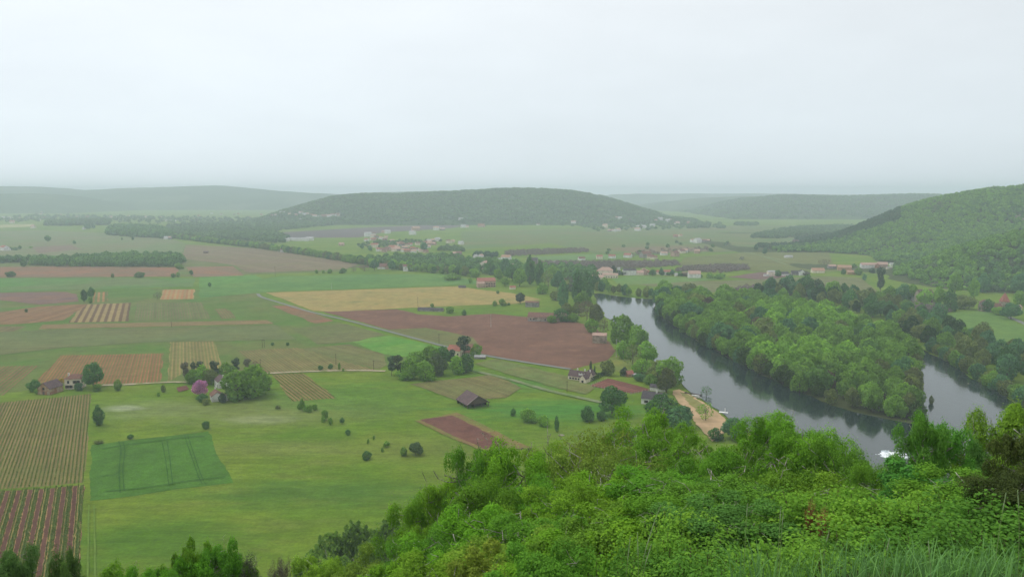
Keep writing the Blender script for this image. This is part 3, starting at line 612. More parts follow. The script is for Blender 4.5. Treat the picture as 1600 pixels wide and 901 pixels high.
# ------------------------------------------------------------------ island wood
def inside(poly, x, y):
    c = False; j = len(poly) - 1
    for i in range(len(poly)):
        (xi, yi), (xj, yj) = poly[i], poly[j]
        if (yi > y) != (yj > y) and x < (xj - xi) * (y - yi) / (yj - yi) + xi: c = not c
        j = i
    return c
def edge_dist(poly, x, y):
    q = np.array([x, y]); P = np.array(poly); A, B = P, np.roll(P, -1, 0); d = B - A
    t_ = np.clip(((q - A) * d).sum(1) / np.maximum((d * d).sum(1), 1e-9), 0, 1); return np.linalg.norm(A + d * t_[:, None] - q, axis=1).min()
def scatter(poly, spacing, seed, cap=5000, margin=0):
    r = np.random.default_rng(seed); P = np.array(poly); lo, hi = P.min(0), P.max(0); out = []; cell = {}
    area = (hi - lo).prod(); 
    for _ in range(int(area / spacing ** 2 * 12)):
        x, y = r.uniform(lo, hi)
        if not inside(poly, x, y) or (margin and edge_dist(poly, x, y) < margin): continue
        c = (int(x // spacing), int(y // spacing)); near = False
        for a in (-1, 0, 1):
            for b in (-1, 0, 1):
                for (u, v) in cell.get((c[0] + a, c[1] + b), ()):
                    if (u - x) ** 2 + (v - y) ** 2 < spacing ** 2: near = True
        if near: continue
        cell.setdefault(c, []).append((x, y)); out.append((x, y))
        if len(out) >= cap: break
    return out
def along(px_pts, step, seed=0, jit=1.0, world=False):
    P = px_pts if world else [G(*q) for q in px_pts]; r = np.random.default_rng(seed)
    return [(a + r.normal(0, jit), b + r.normal(0, jit)) for a, b in resample(P, step, 0, False)]
IW = [G(*q) for q in ISLAND]
shore = along([(1024, 487), (1044, 505), (1072, 524), (1108, 545), (1150, 568), (1196, 591), (1250, 614), (1300, 633), (1350, 646), (1400, 655), (1424, 658)], 9.5, 3, 1.2)
rr = np.random.default_rng(5)
for i, (x, y) in enumerate(shore):
    h = rr.uniform(9, 15.5); f = rr.choice(['bush', 'round', 'wide']); c = [GM, GM, OLV, GB, (.075, .14, .03)][rr.integers(5)]
    tree('waterside_tree', f, x + 3, y + 3, h * rr.uniform(.75, 1.0), h, c, f'low waterside tree on the open river shore of the wooded island, {ordinal(i + 1)} from upstream', 'tree', 'trees along the island shore')
shore2 = along([(1434, 650), (1440, 625), (1440, 600), (1436, 575), (1424, 556)], 10, 4, 1)
for i, (x, y) in enumerate(shore2):
    h = rr.uniform(10, 17); tree('waterside_tree', rr.choice(['round', 'bush']), x - 5, y, h * .85, h, [OLV, GM, RUST][i % 3], f'waterside tree on the backwater shore at the island tip, {ordinal(i + 1)} from the tip', 'tree', 'trees along the island tip')
inner = scatter(IW, 12.8, 8, 262, 7)
def near_tip(x, y): return y < 520
for x, y in inner:
    big = rr.random(); h = rr.uniform(15, 23) if y > 470 else rr.uniform(12, 18); w = h * rr.uniform(.9, 1.15)
    u = wav(np.array(x), np.array(y), .03, 77); c = GL if u > .3 else (GM if u > -.8 else GB)
    if rr.random() < .18: c = [OLV, (.14, .28, .06), GB][rr.integers(3)]
    if rr.random() < .015: c = BRN
    tree('island_tree', rr.choice(['round', 'round', 'wide']), x, y, w, h, c, 'leafy green tree in the thick of the river island wood', 'tree', 'trees massed inside the river island wood')

# ------------------------------------------------------------------ far bank of the backwater
BK = [G(*q) for q in [(1180, 466), (1300, 478), (1375, 500), (1450, 540), (1500, 565), (1560, 590), (1610, 612), (1660, 640), (1700, 600), (1620, 565), (1560, 548), (1530, 538), (1490, 512), (1440, 494), (1370, 476), (1280, 460), (1200, 456)]]
for x, y in scatter(BK, 13, 12, 150):
    h = rr.uniform(12, 20); c = [GM, GD, GB, (.05, .11, .03), OLV][rr.integers(5)]
    tree('riverbank_tree', rr.choice(['round', 'wide', 'bush']), x, y, h * rr.uniform(.75, 1), h, c, 'green tree in the wood along the far bank of the backwater', 'tree', 'trees along the far backwater bank')
bk = along([(1442, 548), (1482, 568), (1520, 594), (1560, 614), (1592, 634), (1640, 656)], 9, 13, 1)
for i, (x, y) in enumerate(bk):
    h = rr.uniform(7, 12); tree('waterside_tree', 'bush', x + 4, y + 3, h * 1.05, h, [GM, GB, OLV][i % 3], f'bushy tree overhanging the backwater from its far bank, {ordinal(i + 1)} from upstream', 'tree', 'bushy trees overhanging the backwater')
for i, (px, py, w, h, c) in enumerate([(1205, 462, 22, 28, GB), (1235, 462, 26, 32, GB), (1262, 464, 26, 34, GD), (1305, 470, 32, 30, GM), (1335, 472, 18, 28, GB), (1378, 460, 18, 40, PNE), (1395, 468, 26, 20, GM), (1415, 470, 26, 26, GB), (1450, 478, 26, 26, GL), (1470, 480, 22, 32, GM), (1488, 487, 22, 34, GD), (1512, 484, 34, 22, OLV), (1525, 470, 20, 34, GL), (1546, 488, 20, 20, GD), (1565, 493, 24, 13, GM), (1585, 500, 30, 26, GB), (1598, 478, 24, 24, GM), (1428, 470, 26, 24, GL), (1496, 462, 26, 36, GM), (1540, 458, 26, 30, GB), (1560, 452, 26, 30, GD), (1598, 462, 30, 34, GB)]):
    pl = 'thin dark conifer' if c == PNE else 'leafy tree'
    T('hedgerow_tree', 'pine' if c == PNE else ['round', 'bush', 'wide'][i % 3], px, py, w, h, c, f'{pl} at the foot of the steep wooded hill, {ordinal(i + 1)} towards the red-roofed tower', group='trees at the foot of the steep hill')

# ------------------------------------------------------------------ near bank of the river, upstream to the beach
NB = [(828, 445, 20, 42, GD, 'tall'), (843, 447, 18, 38, GD, 'tall'), (812, 448, 26, 28, GM, 'round'), (857, 452, 24, 28, OLV, 'bare'), (872, 455, 24, 30, GB, 'round'), (888, 462, 26, 30, GRYB, 'bare'), (903, 476, 22, 50, GD, 'tall'), (918, 470, 24, 42, GD, 'tall'), (880, 482, 20, 44, GB, 'tall'), (912, 478, 28, 22, GM, 'bush'),
      (790, 430, 22, 26, GB, 'round'), (778, 440, 18, 20, GM, 'round'), (800, 440, 26, 26, GD, 'round'), (766, 430, 18, 24, GD, 'tall'), (865, 440, 22, 24, GM, 'round'), (900, 448, 24, 24, GB, 'round'), (930, 452, 24, 22, GD, 'round'), (944, 452, 20, 18, GM, 'bush'), (898, 460, 26, 22, GB, 'round'), (848, 460, 22, 18, GM, 'bush'), (868, 470, 22, 16, OLV, 'bush'),
      (918, 502, 30, 32, BRN, 'bare'), (932, 510, 26, 34, RUST, 'round'), (944, 524, 18, 26, BRN, 'bare'), (905, 494, 26, 22, OLV, 'round'), (925, 520, 26, 22, GL, 'bush'), (878, 503, 30, 20, GD, 'bush'), (862, 505, 18, 12, GM, 'bush'), (896, 504, 22, 14, GM, 'bush'), (886, 492, 22, 18, OLV, 'bush')]
for i, (px, py, w, h, c, f) in enumerate(NB):
    ad = {'tall': 'tall dark column-like poplar', 'bare': 'thinly leafed brownish tree', 'round': 'rounded green tree', 'bush': 'low bushy tree'}[f]
    T('riverside_tree', f, px, py, w, h, c, f'{ad} on the near river bank upstream, {ordinal(i + 1)} of the belt', group='tree belt on the near bank upstream')
for (px, py, w, h, c, f, lb) in [
    (975, 552, 46, 58, GM, 'round', 'tallest bright green tree of the riverside grove behind the twin poles'), (997, 556, 44, 46, GM, 'round', 'broad green tree in the riverside grove beside the river bend'),
    (1012, 571, 38, 36, GL, 'round', 'lighter round tree at the river end of the grove'), (975, 562, 26, 28, GL, 'bush', 'low light tree in front of the riverside grove'), (990, 575, 32, 36, OLV, 'bare', 'thin olive brown tree before the riverside grove'),
    (951, 588, 26, 25, OLV, 'bush', 'drooping willow-like tree behind the hedge of the gabled manor'), (976, 588, 14, 14, PNE, 'bush', 'small dark bush beside the red hut'),
    (1005, 585, 36, 22, GL, 'bush', 'light green thicket between grove and red hut'), (1030, 600, 40, 34, OLV, 'bush', 'olive thicket beside the river upstream of the beach'), (1050, 606, 42, 46, GM, 'wide', 'large green tree on the bank just upstream of the beach'),
    (1043, 616, 30, 40, RUST, 'round', 'reddish brown leafed tree above the beach'), (1018, 602, 26, 16, GM, 'bush', 'low bush at the end of the fenced garden plot'), (1000, 596, 22, 12, GB, 'bush', 'low dark bush behind the fenced garden plot'),
    (1105, 660, 30, 30, GL, 'bare', 'sparse pale tree standing on the sandy beach'), (1105, 621, 20, 16, GD, 'bare', 'small sparse tree leaning over the water by the beach'), (1038, 664, 62, 42, GD, 'wide', 'dark green spreading tree hiding the white river house'), (1066, 672, 50, 34, GB, 'wide', 'dark tree beside the sandy beach'),
    (958, 652, 46, 46, GD, 'round', 'big round dark tree beside the lane end'), (940, 658, 18, 16, GD, 'bush', 'dark shrub next to the big round dark tree'), (918, 660, 24, 24, GD, 'bush', 'dark tree half hidden behind the leafy slope'), (1150, 690, 44, 34, GB, 'round', 'blue-green tree below the beach end'), (1120, 690, 24, 20, GD, 'bush', 'low dark bush below the sandy beach')]:
    T('riverside_tree', f, px, py, w, h, c, lb)
# reedy trees on the opposite bank upstream
ob = along([(934, 455), (952, 458), (985, 463), (1020, 466), (1045, 467)], 8, 21, 1)
for i, (x, y) in enumerate(ob):
    h = rr.uniform(9, 15); tree('riverside_tree', rr.choice(['round', 'bush', 'tall']), x, y + 4, h * .8, h, [OLV, GB, GM, OLV][i % 4], f'bank tree across the water upstream of the island, {ordinal(i + 1)} from the houses', group='bank trees upstream of the island')

# ------------------------------------------------------------------ farm groves, lone trees and bushes on the plain
for (n, f, px, py, w, h, c, lb) in [
    ('lone_tree', 'round', 140, 609, 36, 40, GD, 'dense dark green tree beside the cream two-storey house'), ('garden_bush', 'bush', 120, 611, 14, 13, GB, 'dark bush in front of the cream two-storey house'), ('garden_bush', 'bush', 150, 612, 14, 12, GM, 'lighter bush at the foot of the dark tree by the cream house'),
    ('garden_bush', 'bush', 51, 613, 22, 19, GD, 'dark bush behind the stone barn'), ('garden_bush', 'bush', 57, 616, 10, 10, GM, 'small green bush against the stone barn'), ('flowering_bush', 'bush', 95, 598, 9, 7, (.42, .33, .02), 'yellow flowering bush beside the cream two-storey house'),
    ('garden_bush', 'bush', 182, 611, 14, 18, GM, 'green bush beside the pale farm track'), ('garden_bush', 'bush', 254, 613, 8, 12, OLV, 'thin sapling in the dry meadow near the farm'), ('garden_bush', 'bush', 247, 619, 6, 6, GM, 'tiny bush in the dry meadow'),
    ('conical_tree', 'bush', 151, 666, 19, 32, GD, 'dark egg-shaped tree at the meadow corner by the vineyard'), ('meadow_bush', 'bush', 320, 671, 13, 13, GD, 'round dark bush above the corner of the green crop field'), ('meadow_bush', 'bush', 202, 686, 11, 7, GD, 'small dark bush above the green crop field'), ('meadow_bush', 'bush', 152, 694, 16, 5, OLV, 'flat low bush at the edge of the green crop field'),
    ('meadow_bush', 'bush', 600, 700, 3, 8, GM, 'slender sapling at the meadow'),
    ('grove_tree', 'pine', 287, 598, 15, 30, GRYB, 'grey-leafed tall tree at the end of the farm grove'), ('grove_tree', 'pine', 300, 590, 14, 22, PNE, 'dark pine behind the farm grove nearest the grey tree'), ('grove_tree', 'pine', 311, 588, 14, 22, PNE, 'second dark pine behind the farm grove'), ('grove_tree', 'pine', 334, 592, 18, 26, PNE, 'broad dark pine in the middle of the farm grove'),
    ('grove_tree', 'round', 298, 601, 22, 22, GM, 'round green tree next to the pink flowering tree'), ('grove_tree', 'round', 313, 600, 24, 28, GL, 'light green tree behind the pink flowering tree'), ('grove_tree', 'round', 327, 602, 20, 24, OLV, 'olive tree behind the white cottage'), ('grove_tree', 'round', 350, 592, 22, 24, GM, 'green tree behind the hidden farmhouse'), ('grove_tree', 'pine', 366, 586, 18, 24, PNE, 'dark fir at the back of the farm grove'), ('grove_tree', 'pine', 386, 580, 14, 18, GRYB, 'grey tree topping the farm grove'), ('grove_tree', 'bare', 397, 582, 12, 18, BRN, 'bare brown tree behind the farm grove'),
    ('flowering_tree', 'round', 309, 622, 26, 27, (.56, .27, .47), 'pink flowering tree at the farm grove'), ('garden_bush', 'bush', 314, 628, 20, 12, GD, 'dark bush under the pink flowering tree'), ('garden_bush', 'bush', 320, 633, 14, 10, OLV, 'grey-green bush in front of the white cottage'),
    ('grove_tree', 'wide', 366, 627, 44, 46, GM, 'large leafy tree beside the white cottage'), ('grove_tree', 'wide', 393, 623, 46, 50, GM, 'largest leafy tree at the end of the farm grove'), ('grove_tree', 'bush', 413, 610, 14, 24, OLV, 'pale willow bush at the end of the farm grove'), ('garden_bush', 'bush', 346, 630, 14, 16, PNE, 'dark bush hugging the white cottage'),
    ('grove_tree', 'pine', 611, 588, 18, 30, PNE, 'dark pine at the track end of the tree clump'), ('grove_tree', 'pine', 623, 592, 20, 34, (.10, .13, .07), 'tall brownish pine in the tree clump'), ('grove_tree', 'round', 640, 594, 26, 34, GM, 'green tree in the front of the tree clump'), ('grove_tree', 'round', 664, 596, 27, 30, GL, 'round light green tree in front of the tree clump'), ('grove_tree', 'bush', 632, 594, 24, 20, GL, 'low light tree in front of the tree clump'), ('grove_tree', 'round', 650, 583, 28, 34, GM, 'green tree in the middle of the tree clump'), ('grove_tree', 'round', 672, 578, 30, 36, GM, 'broad green tree at the back of the tree clump'), ('grove_tree', 'round', 690, 576, 28, 32, GD, 'dark tree at the back of the tree clump'), ('grove_tree', 'round', 682, 588, 26, 34, (.12, .18, .075), 'thin-leafed grey green tree inside the tree clump'), ('grove_tree', 'pine', 706, 574, 18, 26, PNE, 'dark pine between clump and red-roofed house'),
    ('grove_tree', 'bush', 714, 585, 20, 28, GL, 'egg-shaped light green tree beside the lane'), ('grove_tree', 'round', 728, 584, 22, 30, GD, 'dark round tree beside the lane'), ('grove_tree', 'pine', 726, 560, 26, 32, PNE, 'large dark pine beside the red-roofed house'), ('grove_tree', 'bush', 744, 558, 16, 20, GM, 'green bushy tree behind the dark pine'),
    ('orchard_tree', 'round', 471, 643, 10, 20, GM, 'young meadow tree, tallest of the little cluster'), ('orchard_tree', 'bush', 467, 640, 8, 10, GM, 'young meadow tree at the end of the little cluster'), ('orchard_tree', 'bush', 476, 642, 9, 10, GL, 'light young meadow tree in the little cluster'), ('orchard_tree', 'bush', 483, 645, 10, 12, GM, 'young meadow tree lowest of the little cluster'), ('orchard_tree', 'bush', 491, 641, 9, 10, GM, 'young meadow tree at the grove end of the cluster'),
    ('orchard_tree', 'bush', 433, 639, 9, 6, OLV, 'low grey bush alone before the young tree cluster'), ('orchard_tree', 'round', 507, 657, 12, 16, GM, 'young meadow tree with thin crown in the small trio'), ('orchard_tree', 'bush', 505, 660, 8, 9, GM, 'low young tree of the small trio'), ('orchard_tree', 'bush', 516, 664, 8, 12, GM, 'slim young tree of the small trio'), ('orchard_tree', 'round', 534, 663, 9, 10, GD, 'lone dark young tree past the small trio'), ('orchard_tree', 'bush', 543, 680, 10, 9, GD, 'dark low bush alone in the mid meadow'),
    ('orchard_tree', 'bush', 575, 693, 4, 8, GM, 'thin sapling in the mid meadow'), ('orchard_tree', 'bush', 584, 687, 4, 7, GM, 'thinner sapling in the mid meadow'), ('orchard_tree', 'round', 604, 699, 12, 9, GM, 'spreading low tree beside the saplings'), ('orchard_tree', 'bush', 597, 706, 5, 7, GM, 'sapling below the spreading low tree'), ('meadow_bush', 'bush', 572, 719, 17, 13, GD, 'round bush with grey top alone in the lower meadow'), ('meadow_bush', 'bush', 630, 713, 13, 14, GM, 'green bush beside the grey meadow tree'), ('orchard_tree', 'round', 649, 713, 24, 20, (.135, .22, .09), 'grey-green spreading tree in the lower meadow'),
    ('meadow_bush', 'bush', 802, 650, 10, 12, GD, 'dark bush at the meadow end past the barn'), ('meadow_bush', 'bush', 826, 661, 30, 20, GM, 'wide bush in the meadow beyond the barn'), ('meadow_bush', 'bush', 850, 667, 22, 17, GL, 'lighter wide bush in the meadow beyond the barn'), ('cypress', 'tall', 870, 675, 9, 24, GD, 'small dark cypress in the meadow'), ('cypress', 'tall', 923, 582, 5, 17, PNE, 'dark cypress behind the gabled manor'), ('cypress', 'tall', 929, 589, 4, 17, PNE, 'thinner dark cypress beside the gabled manor'),
    ('track_tree', 'round', 500, 579, 9, 8, GD, 'small dark tree beside the pale track'), ('track_tree', 'round', 516, 578, 10, 9, GD, 'second small dark tree beside the pale track'), ('track_tree', 'tall', 530, 578, 5, 11, GM, 'slim small tree beside the pale track'), ('track_tree', 'bush', 536, 580, 4, 5, GM, 'tiny bush beside the pale track'), ('vineyard_bush', 'bush', 425, 540, 6, 5, GD, 'dark dot of a bush above the pinkish vineyard'), ('vineyard_bush', 'bush', 449, 540, 6, 5, GD, 'second dark dot of a bush above the pinkish vineyard'),
    ('field_tree', 'round', 130, 473, 11, 20, GD, 'tree beside the small orange plot'), ('field_tree', 'round', 141, 467, 13, 18, GD, 'taller tree behind the small orange plot'), ('field_tree', 'bush', 140, 474, 7, 10, GM, 'low bush between two trees at the orange plot'), ('field_tree', 'bare', 244, 468, 14, 11, (.13, .16, .09), 'sparse spreading tree beside the orange square plot'), ('field_tree', 'bush', 175, 434, 6, 7, OLV, 'small thin tree below the long wood'), ('field_tree', 'bush', 216, 434, 17, 9, GD, 'wide dark bush below the long wood'), ('field_tree', 'bush', 270, 434, 8, 7, GD, 'low bush at the corner of the reddish land'), ('field_tree', 'bush', 277, 433, 7, 8, GM, 'second low bush at the corner of the reddish land'), ('field_tree', 'round', 298, 430, 7, 8, GD, 'small round tree near the end of the long wood'), ('field_tree', 'bush', 327, 448, 6, 7, GD, 'small dark tree at the bright green plot'), ('field_tree', 'bush', 278, 421, 14, 10, GM, 'bush at the end of the long dark wood'), ('field_tree', 'bush', 14, 433, 17, 9, GD, 'wide dark bush at the edge of the green strip'), ('field_tree', 'round', 35, 418, 12, 10, GD, 'small tree before the long dark wood'), ('field_tree', 'bush', 46, 414, 8, 6, GM, 'low bush before the long dark wood'), ('field_tree', 'bush', 40, 488, 5, 6, GD, 'tiny dark bush in the red vineyard'),
    ('field_tree', 'far', 73, 378, 11, 10, GD, 'lone round tree in the pale hazy fields'), ('field_tree', 'far', 115, 381, 6, 5, GD, 'small lone tree in the pale hazy fields'), ('field_tree', 'far', 207, 375, 5, 5, GD, 'small tree near the hedge, close to the white farm'), ('field_tree', 'far', 190, 375, 3, 4, GD, 'tiny tree in the pale fields'), ('field_tree', 'far', 15, 391, 8, 5, GD, 'dark tree beside the orange-walled farm'), ('field_tree', 'far', 23, 391, 7, 5, GD, 'middle dark tree beside the orange-walled farm'), ('field_tree', 'far', 30, 390, 7, 6, GD, 'last dark tree beside the orange-walled farm'), ('field_tree', 'far', 47, 388, 6, 3, GM, 'low bush past the orange-walled farm'), ('field_tree', 'far', 135, 359, 12, 9, GB, 'dark tree beside the small hazy farm'), ('field_tree', 'far', 145, 358, 6, 8, GB, 'small tree beside the small hazy farm'), ('field_tree', 'far', 105, 353, 10, 9, GB, 'dark tree before the hazy poplar wood'),
    ('field_tree', 'bush', 494, 427, 6, 6, GM, 'small tree in the green field above the yellow one'), ('field_tree', 'bush', 505, 427, 6, 5, GM, 'second small tree in the green field above the yellow one'), ('field_tree', 'bush', 515, 427, 9, 7, GM, 'third, wider tree in the green field above the yellow one'), ('field_tree', 'bush', 535, 427, 12, 8, GD, 'widest tree in the green field above the yellow one'), ('field_tree', 'bare', 552, 426, 11, 10, GRYB, 'bare thicket before the brown-roofed house'), ('field_tree', 'round', 584, 423, 18, 17, GB, 'round tree beside the brown-roofed house'), ('field_tree', 'bare', 568, 424, 20, 10, BRN, 'brown thicket beside the brown-roofed house'), ('field_tree', 'round', 612, 423, 14, 16, GB, 'tree between the brown-roofed and the white house'),
    ('field_tree', 'bush', 778, 459, 6, 5, GD, 'lone dark bush in the yellow field'), ('field_tree', 'bush', 773, 478, 9, 8, GM, 'bush at the corner of the yellow field'), ('field_tree', 'bush', 785, 478, 13, 11, GM, 'larger bush at the corner of the yellow field'), ('field_tree', 'bush', 795, 477, 6, 4, GD, 'small dark bush at the corner of the yellow field'), ('field_tree', 'round', 813, 475, 17, 17, PNE, 'dark grey tree beside the ruined stone building'), ('field_tree', 'bush', 703, 490, 15, 11, GM, 'bush beside the long dark shed'), ('field_tree', 'bush', 725, 493, 9, 9, GD, 'bush past the long dark shed'), ('field_tree', 'bush', 675, 480, 7, 6, GM, 'small bush behind the long dark shed'), ('field_tree', 'bush', 735, 442, 8, 8, GM, 'bush beside the pink-roofed house'), ('field_tree', 'bush', 707, 438, 34, 10, GM, 'wide thicket before the hedge line'), ('field_tree', 'round', 789, 448, 16, 14, GM, 'green tree beside the pink-roofed house'),
    ('field_tree', 'round', 1182, 393, 8, 12, GB, 'lone tree beside the far lane'), ('field_tree', 'round', 1196, 399, 9, 13, GB, 'lone dark tree beside the far lane, closer than its neighbour'), ('field_tree', 'round', 1217, 434, 11, 12, GD, 'round dark tree between the pale cream and dark-roofed houses'), ('field_tree', 'far', 1262, 431, 14, 7, GRYB, 'grey bush in the row of houses'), ('field_tree', 'round', 1319, 430, 9, 10, GD, 'dark tree in front of the orange-roofed house'), ('field_tree', 'bush', 1343, 430, 14, 12, GM, 'green tree beside the orange-roofed house'), ('field_tree', 'far', 1364, 427, 11, 8, PNE, 'dark tree below the hillside hamlet'), ('field_tree', 'bare', 1290, 415, 22, 9, BRN, 'bare brown thicket below the steep hill'), ('field_tree', 'far', 1352, 438, 8, 10, GB, 'tree at the hamlet lane'),
    ('field_tree', 'round', 1020, 432, 13, 11, GD, 'dark round tree in the riverside house row'), ('field_tree', 'round', 1034, 433, 10, 14, GB, 'taller tree in the riverside house row'), ('field_tree', 'round', 1051, 431, 9, 10, GB, 'small tree beside the pink-roofed house in the row'), ('field_tree', 'round', 959, 429, 10, 14, PNE, 'dark fir beside the big riverside house'), ('field_tree', 'bush', 967, 430, 12, 8, PNE, 'dark hedge tree beyond the dark fir'), ('field_tree', 'bush', 976, 430, 10, 7, PNE, 'dark hedge tree before the two-storey villa'), ('field_tree', 'bush', 1110, 435, 14, 8, GM, 'bush beside the white house of the row'), ('field_tree', 'bush', 1124, 436, 20, 8, GM, 'long bush past the white house of the row'), ('field_tree', 'bush', 1075, 432, 20, 6, GRYB, 'greyish thicket before the white house of the row'), ('field_tree', 'bush', 946, 443, 4, 5, GD, 'tiny tree on the riverside lawn')]:
    if n == 'grove_tree': w *= 1.28 if f != 'pine' else 1.1; f = 'bush' if f == 'wide' or (f == 'round' and int(px) % 3) else f
    x_ = T(n, f, px, py, w, h, c, lb, 'bush' if 'bush' in n else 'tree')

# ------------------------------------------------------------------ long hedge line of trees across the plain
HL = [(268, 372), (330, 380), (400, 388), (470, 398), (520, 406), (560, 413), (590, 418), (640, 424), (690, 428), (745, 434)]
for rowi, (dy, st) in enumerate(((5, 10), (18, 11))):
    for i, (x, y) in enumerate(along(HL, st, 31 + rowi, 2.0)):
        h = rr.uniform(10, 15); tree('hedge_tree', rr.choice(['round', 'bush']), x, y + dy, h * rr.uniform(.85, 1.1), h, [GM, GL, GM, OLV, GD][rr.integers(5)], 'green tree in the long hedge line across the valley floor', group='trees of the long hedge line')

# ------------------------------------------------------------------ far woods: masses no one could count
for i, c_ in enumerate([('far', 0), ('far', 1), ('far', 2), ('farbare', 0)]): pass
def far_source(form, k, px, py, w, h, col, label):
    o = T('village_tree', form, px, py, w, h, col, label, seed=k, trunk=True); return o.children[0]
SRC = [far_source('far', 0, 578, 392, 8, 9, GB, 'dark tree at the village corner facing the hedge line'), far_source('far', 1, 565, 390, 8, 9, GB, 'dark tree outside the village on its hedge side'), far_source('far', 2, 662, 394, 14, 16, GB, 'broad dark tree inside the central village')]
SRCB = [far_source('farbare', 0, 1160, 406, 8, 5, GRYB, 'small bare orchard tree standing apart by the mauve orchard'), far_source('farbare', 1, 700, 412, 7, 5, GRYB, 'small bare tree behind the hedge line')]
SRCP = [far_source('farpine', 0, 688, 413, 5, 12, PNE, 'dark pointed fir behind the hedge line')]
def stuff(name, pts, hs, ws, sources, mat, label, cat):        # one object: instances on points
    pts = np.array(pts, float); me = bpy.data.meshes.new(name); me.from_pydata([tuple(p) for p in pts], [], [])
    a = me.attributes.new('sc', 'FLOAT_VECTOR', 'POINT'); a.data.foreach_set('vector', np.stack([ws, ws, hs], 1).astype(np.float32).ravel())
    n = len(pts); rz = rng.uniform(0, 6.28, n); a = me.attributes.new('rt', 'FLOAT_VECTOR', 'POINT'); a.data.foreach_set('vector', np.stack([0 * rz, 0 * rz, rz], 1).astype(np.float32).ravel())
    a = me.attributes.new('ix', 'INT', 'POINT'); a.data.foreach_set('value', rng.integers(0, len(sources), n).astype(np.int32))
    o = link(name, me, [mat]); tag(o, label, cat, kind='stuff')
    g = bpy.data.node_groups.new(name, 'GeometryNodeTree'); g.interface.new_socket('Geometry', in_out='INPUT', socket_type='NodeSocketGeometry'); g.interface.new_socket('Geometry', in_out='OUTPUT', socket_type='NodeSocketGeometry')
    N = g.nodes.new; L = g.links.new; gi, go = N('NodeGroupInput'), N('NodeGroupOutput'); jn = N('GeometryNodeJoinGeometry')
    for s_ in sources:
        oi = N('GeometryNodeObjectInfo'); oi.inputs['Object'].default_value = s_; oi.inputs['As Instance'].default_value = True; L(oi.outputs['Geometry'], jn.inputs[0])
    ip = N('GeometryNodeInstanceOnPoints'); ip.inputs['Pick Instance'].default_value = True
    def att(nm, ty): q = N('GeometryNodeInputNamedAttribute'); q.data_type = ty; q.inputs['Name'].default_value = nm; return q.outputs['Attribute']
    L(gi.outputs[0], ip.inputs['Points']); L(jn.outputs[0], ip.inputs['Instance']); L(att('ix', 'INT'), ip.inputs['Instance Index']); L(att('sc', 'FLOAT_VECTOR'), ip.inputs['Scale']); L(att('rt', 'FLOAT_VECTOR'), ip.inputs['Rotation'])
    sm_ = N('GeometryNodeSetMaterial'); sm_.inputs['Material'].default_value = mat; L(ip.outputs[0], sm_.inputs[0]); L(sm_.outputs[0], go.inputs[0])
    o.modifiers.new('scatter', 'NODES').node_group = g; return o
M_WOOD = woodmat('wood_leaves', [(.032, .070, .026), (.044, .092, .026), (.058, .118, .026), (.085, .150, .028)], .012)
M_WOODH = woodmat('hill_wood_leaves', [(.062, .070, .040), (.040, .084, .026), (.062, .125, .024), (.085, .160, .022), (.052, .098, .030), (.075, .080, .046)], .007)
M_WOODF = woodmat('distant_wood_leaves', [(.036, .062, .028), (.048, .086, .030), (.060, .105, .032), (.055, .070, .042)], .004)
M_BARE = woodmat('bare_orchard', [(.085, .068, .064), (.098, .080, .072), (.085, .080, .058)], .01)
M_DARKW = woodmat('dark_conifers', [(.032, .056, .028), (.030, .062, .026), (.046, .064, .036)], .01)
def wood(name, poly_px, spacing, h, label, mat=None, src=None, seed=1, cat='wood', wr=1.05):
    P = scatter([G(*q) for q in poly_px], spacing, seed, 6000); r = np.random.default_rng(seed); n = len(P); hs = r.uniform(h * .72, h * 1.15, n)
    return stuff(name, [(x, y, -.3) for x, y in P], hs, np.maximum(hs * wr * r.uniform(.8, 1.1, n), min(spacing * 1.15, h * 1.3)), src or SRC, mat or M_WOOD, label, cat)
wood('woods', [(-30, 413), (14, 411), (60, 411), (48, 415), (100, 417), (190, 417), (268, 417), (288, 409), (282, 404), (240, 402), (160, 403), (110, 407), (60, 409), (-30, 408)], 8.5, 13, 'long dark wood standing alone in the fields', seed=41)
wood('woods', [(166, 367), (200, 370), (268, 374), (272, 367), (250, 358), (200, 356), (172, 358)], 11, 17, 'dense dark wood at the head of the hedge line', seed=42)
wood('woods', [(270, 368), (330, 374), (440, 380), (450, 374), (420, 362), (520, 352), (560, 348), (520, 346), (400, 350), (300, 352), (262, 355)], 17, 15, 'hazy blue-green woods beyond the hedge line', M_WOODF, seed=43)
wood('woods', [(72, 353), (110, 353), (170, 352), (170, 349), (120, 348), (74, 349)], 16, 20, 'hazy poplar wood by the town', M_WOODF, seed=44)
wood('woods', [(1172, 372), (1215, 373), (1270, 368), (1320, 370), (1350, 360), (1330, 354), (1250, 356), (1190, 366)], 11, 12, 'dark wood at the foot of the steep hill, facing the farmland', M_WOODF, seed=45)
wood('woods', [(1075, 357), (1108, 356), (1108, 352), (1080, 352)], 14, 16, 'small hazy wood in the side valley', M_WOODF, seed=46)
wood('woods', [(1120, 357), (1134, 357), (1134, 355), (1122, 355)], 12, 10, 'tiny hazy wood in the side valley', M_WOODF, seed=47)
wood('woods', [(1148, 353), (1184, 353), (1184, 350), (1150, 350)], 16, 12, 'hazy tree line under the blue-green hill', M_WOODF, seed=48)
wood('woods', [(684, 392), (724, 393), (720, 389), (700, 387), (688, 389)], 9, 9, 'dark thicket beside the central village', M_WOODF, seed=49)
wood('woods', [(742, 402), (776, 403), (776, 399), (744, 398)], 9, 10, 'dark pine clump behind the white wall', M_DARKW, seed=50)
wood('woods', [(560, 388), (610, 386), (660, 380), (690, 378), (640, 376), (590, 378), (558, 383)], 15, 7, 'trees between the village houses', M_WOODF, seed=51)
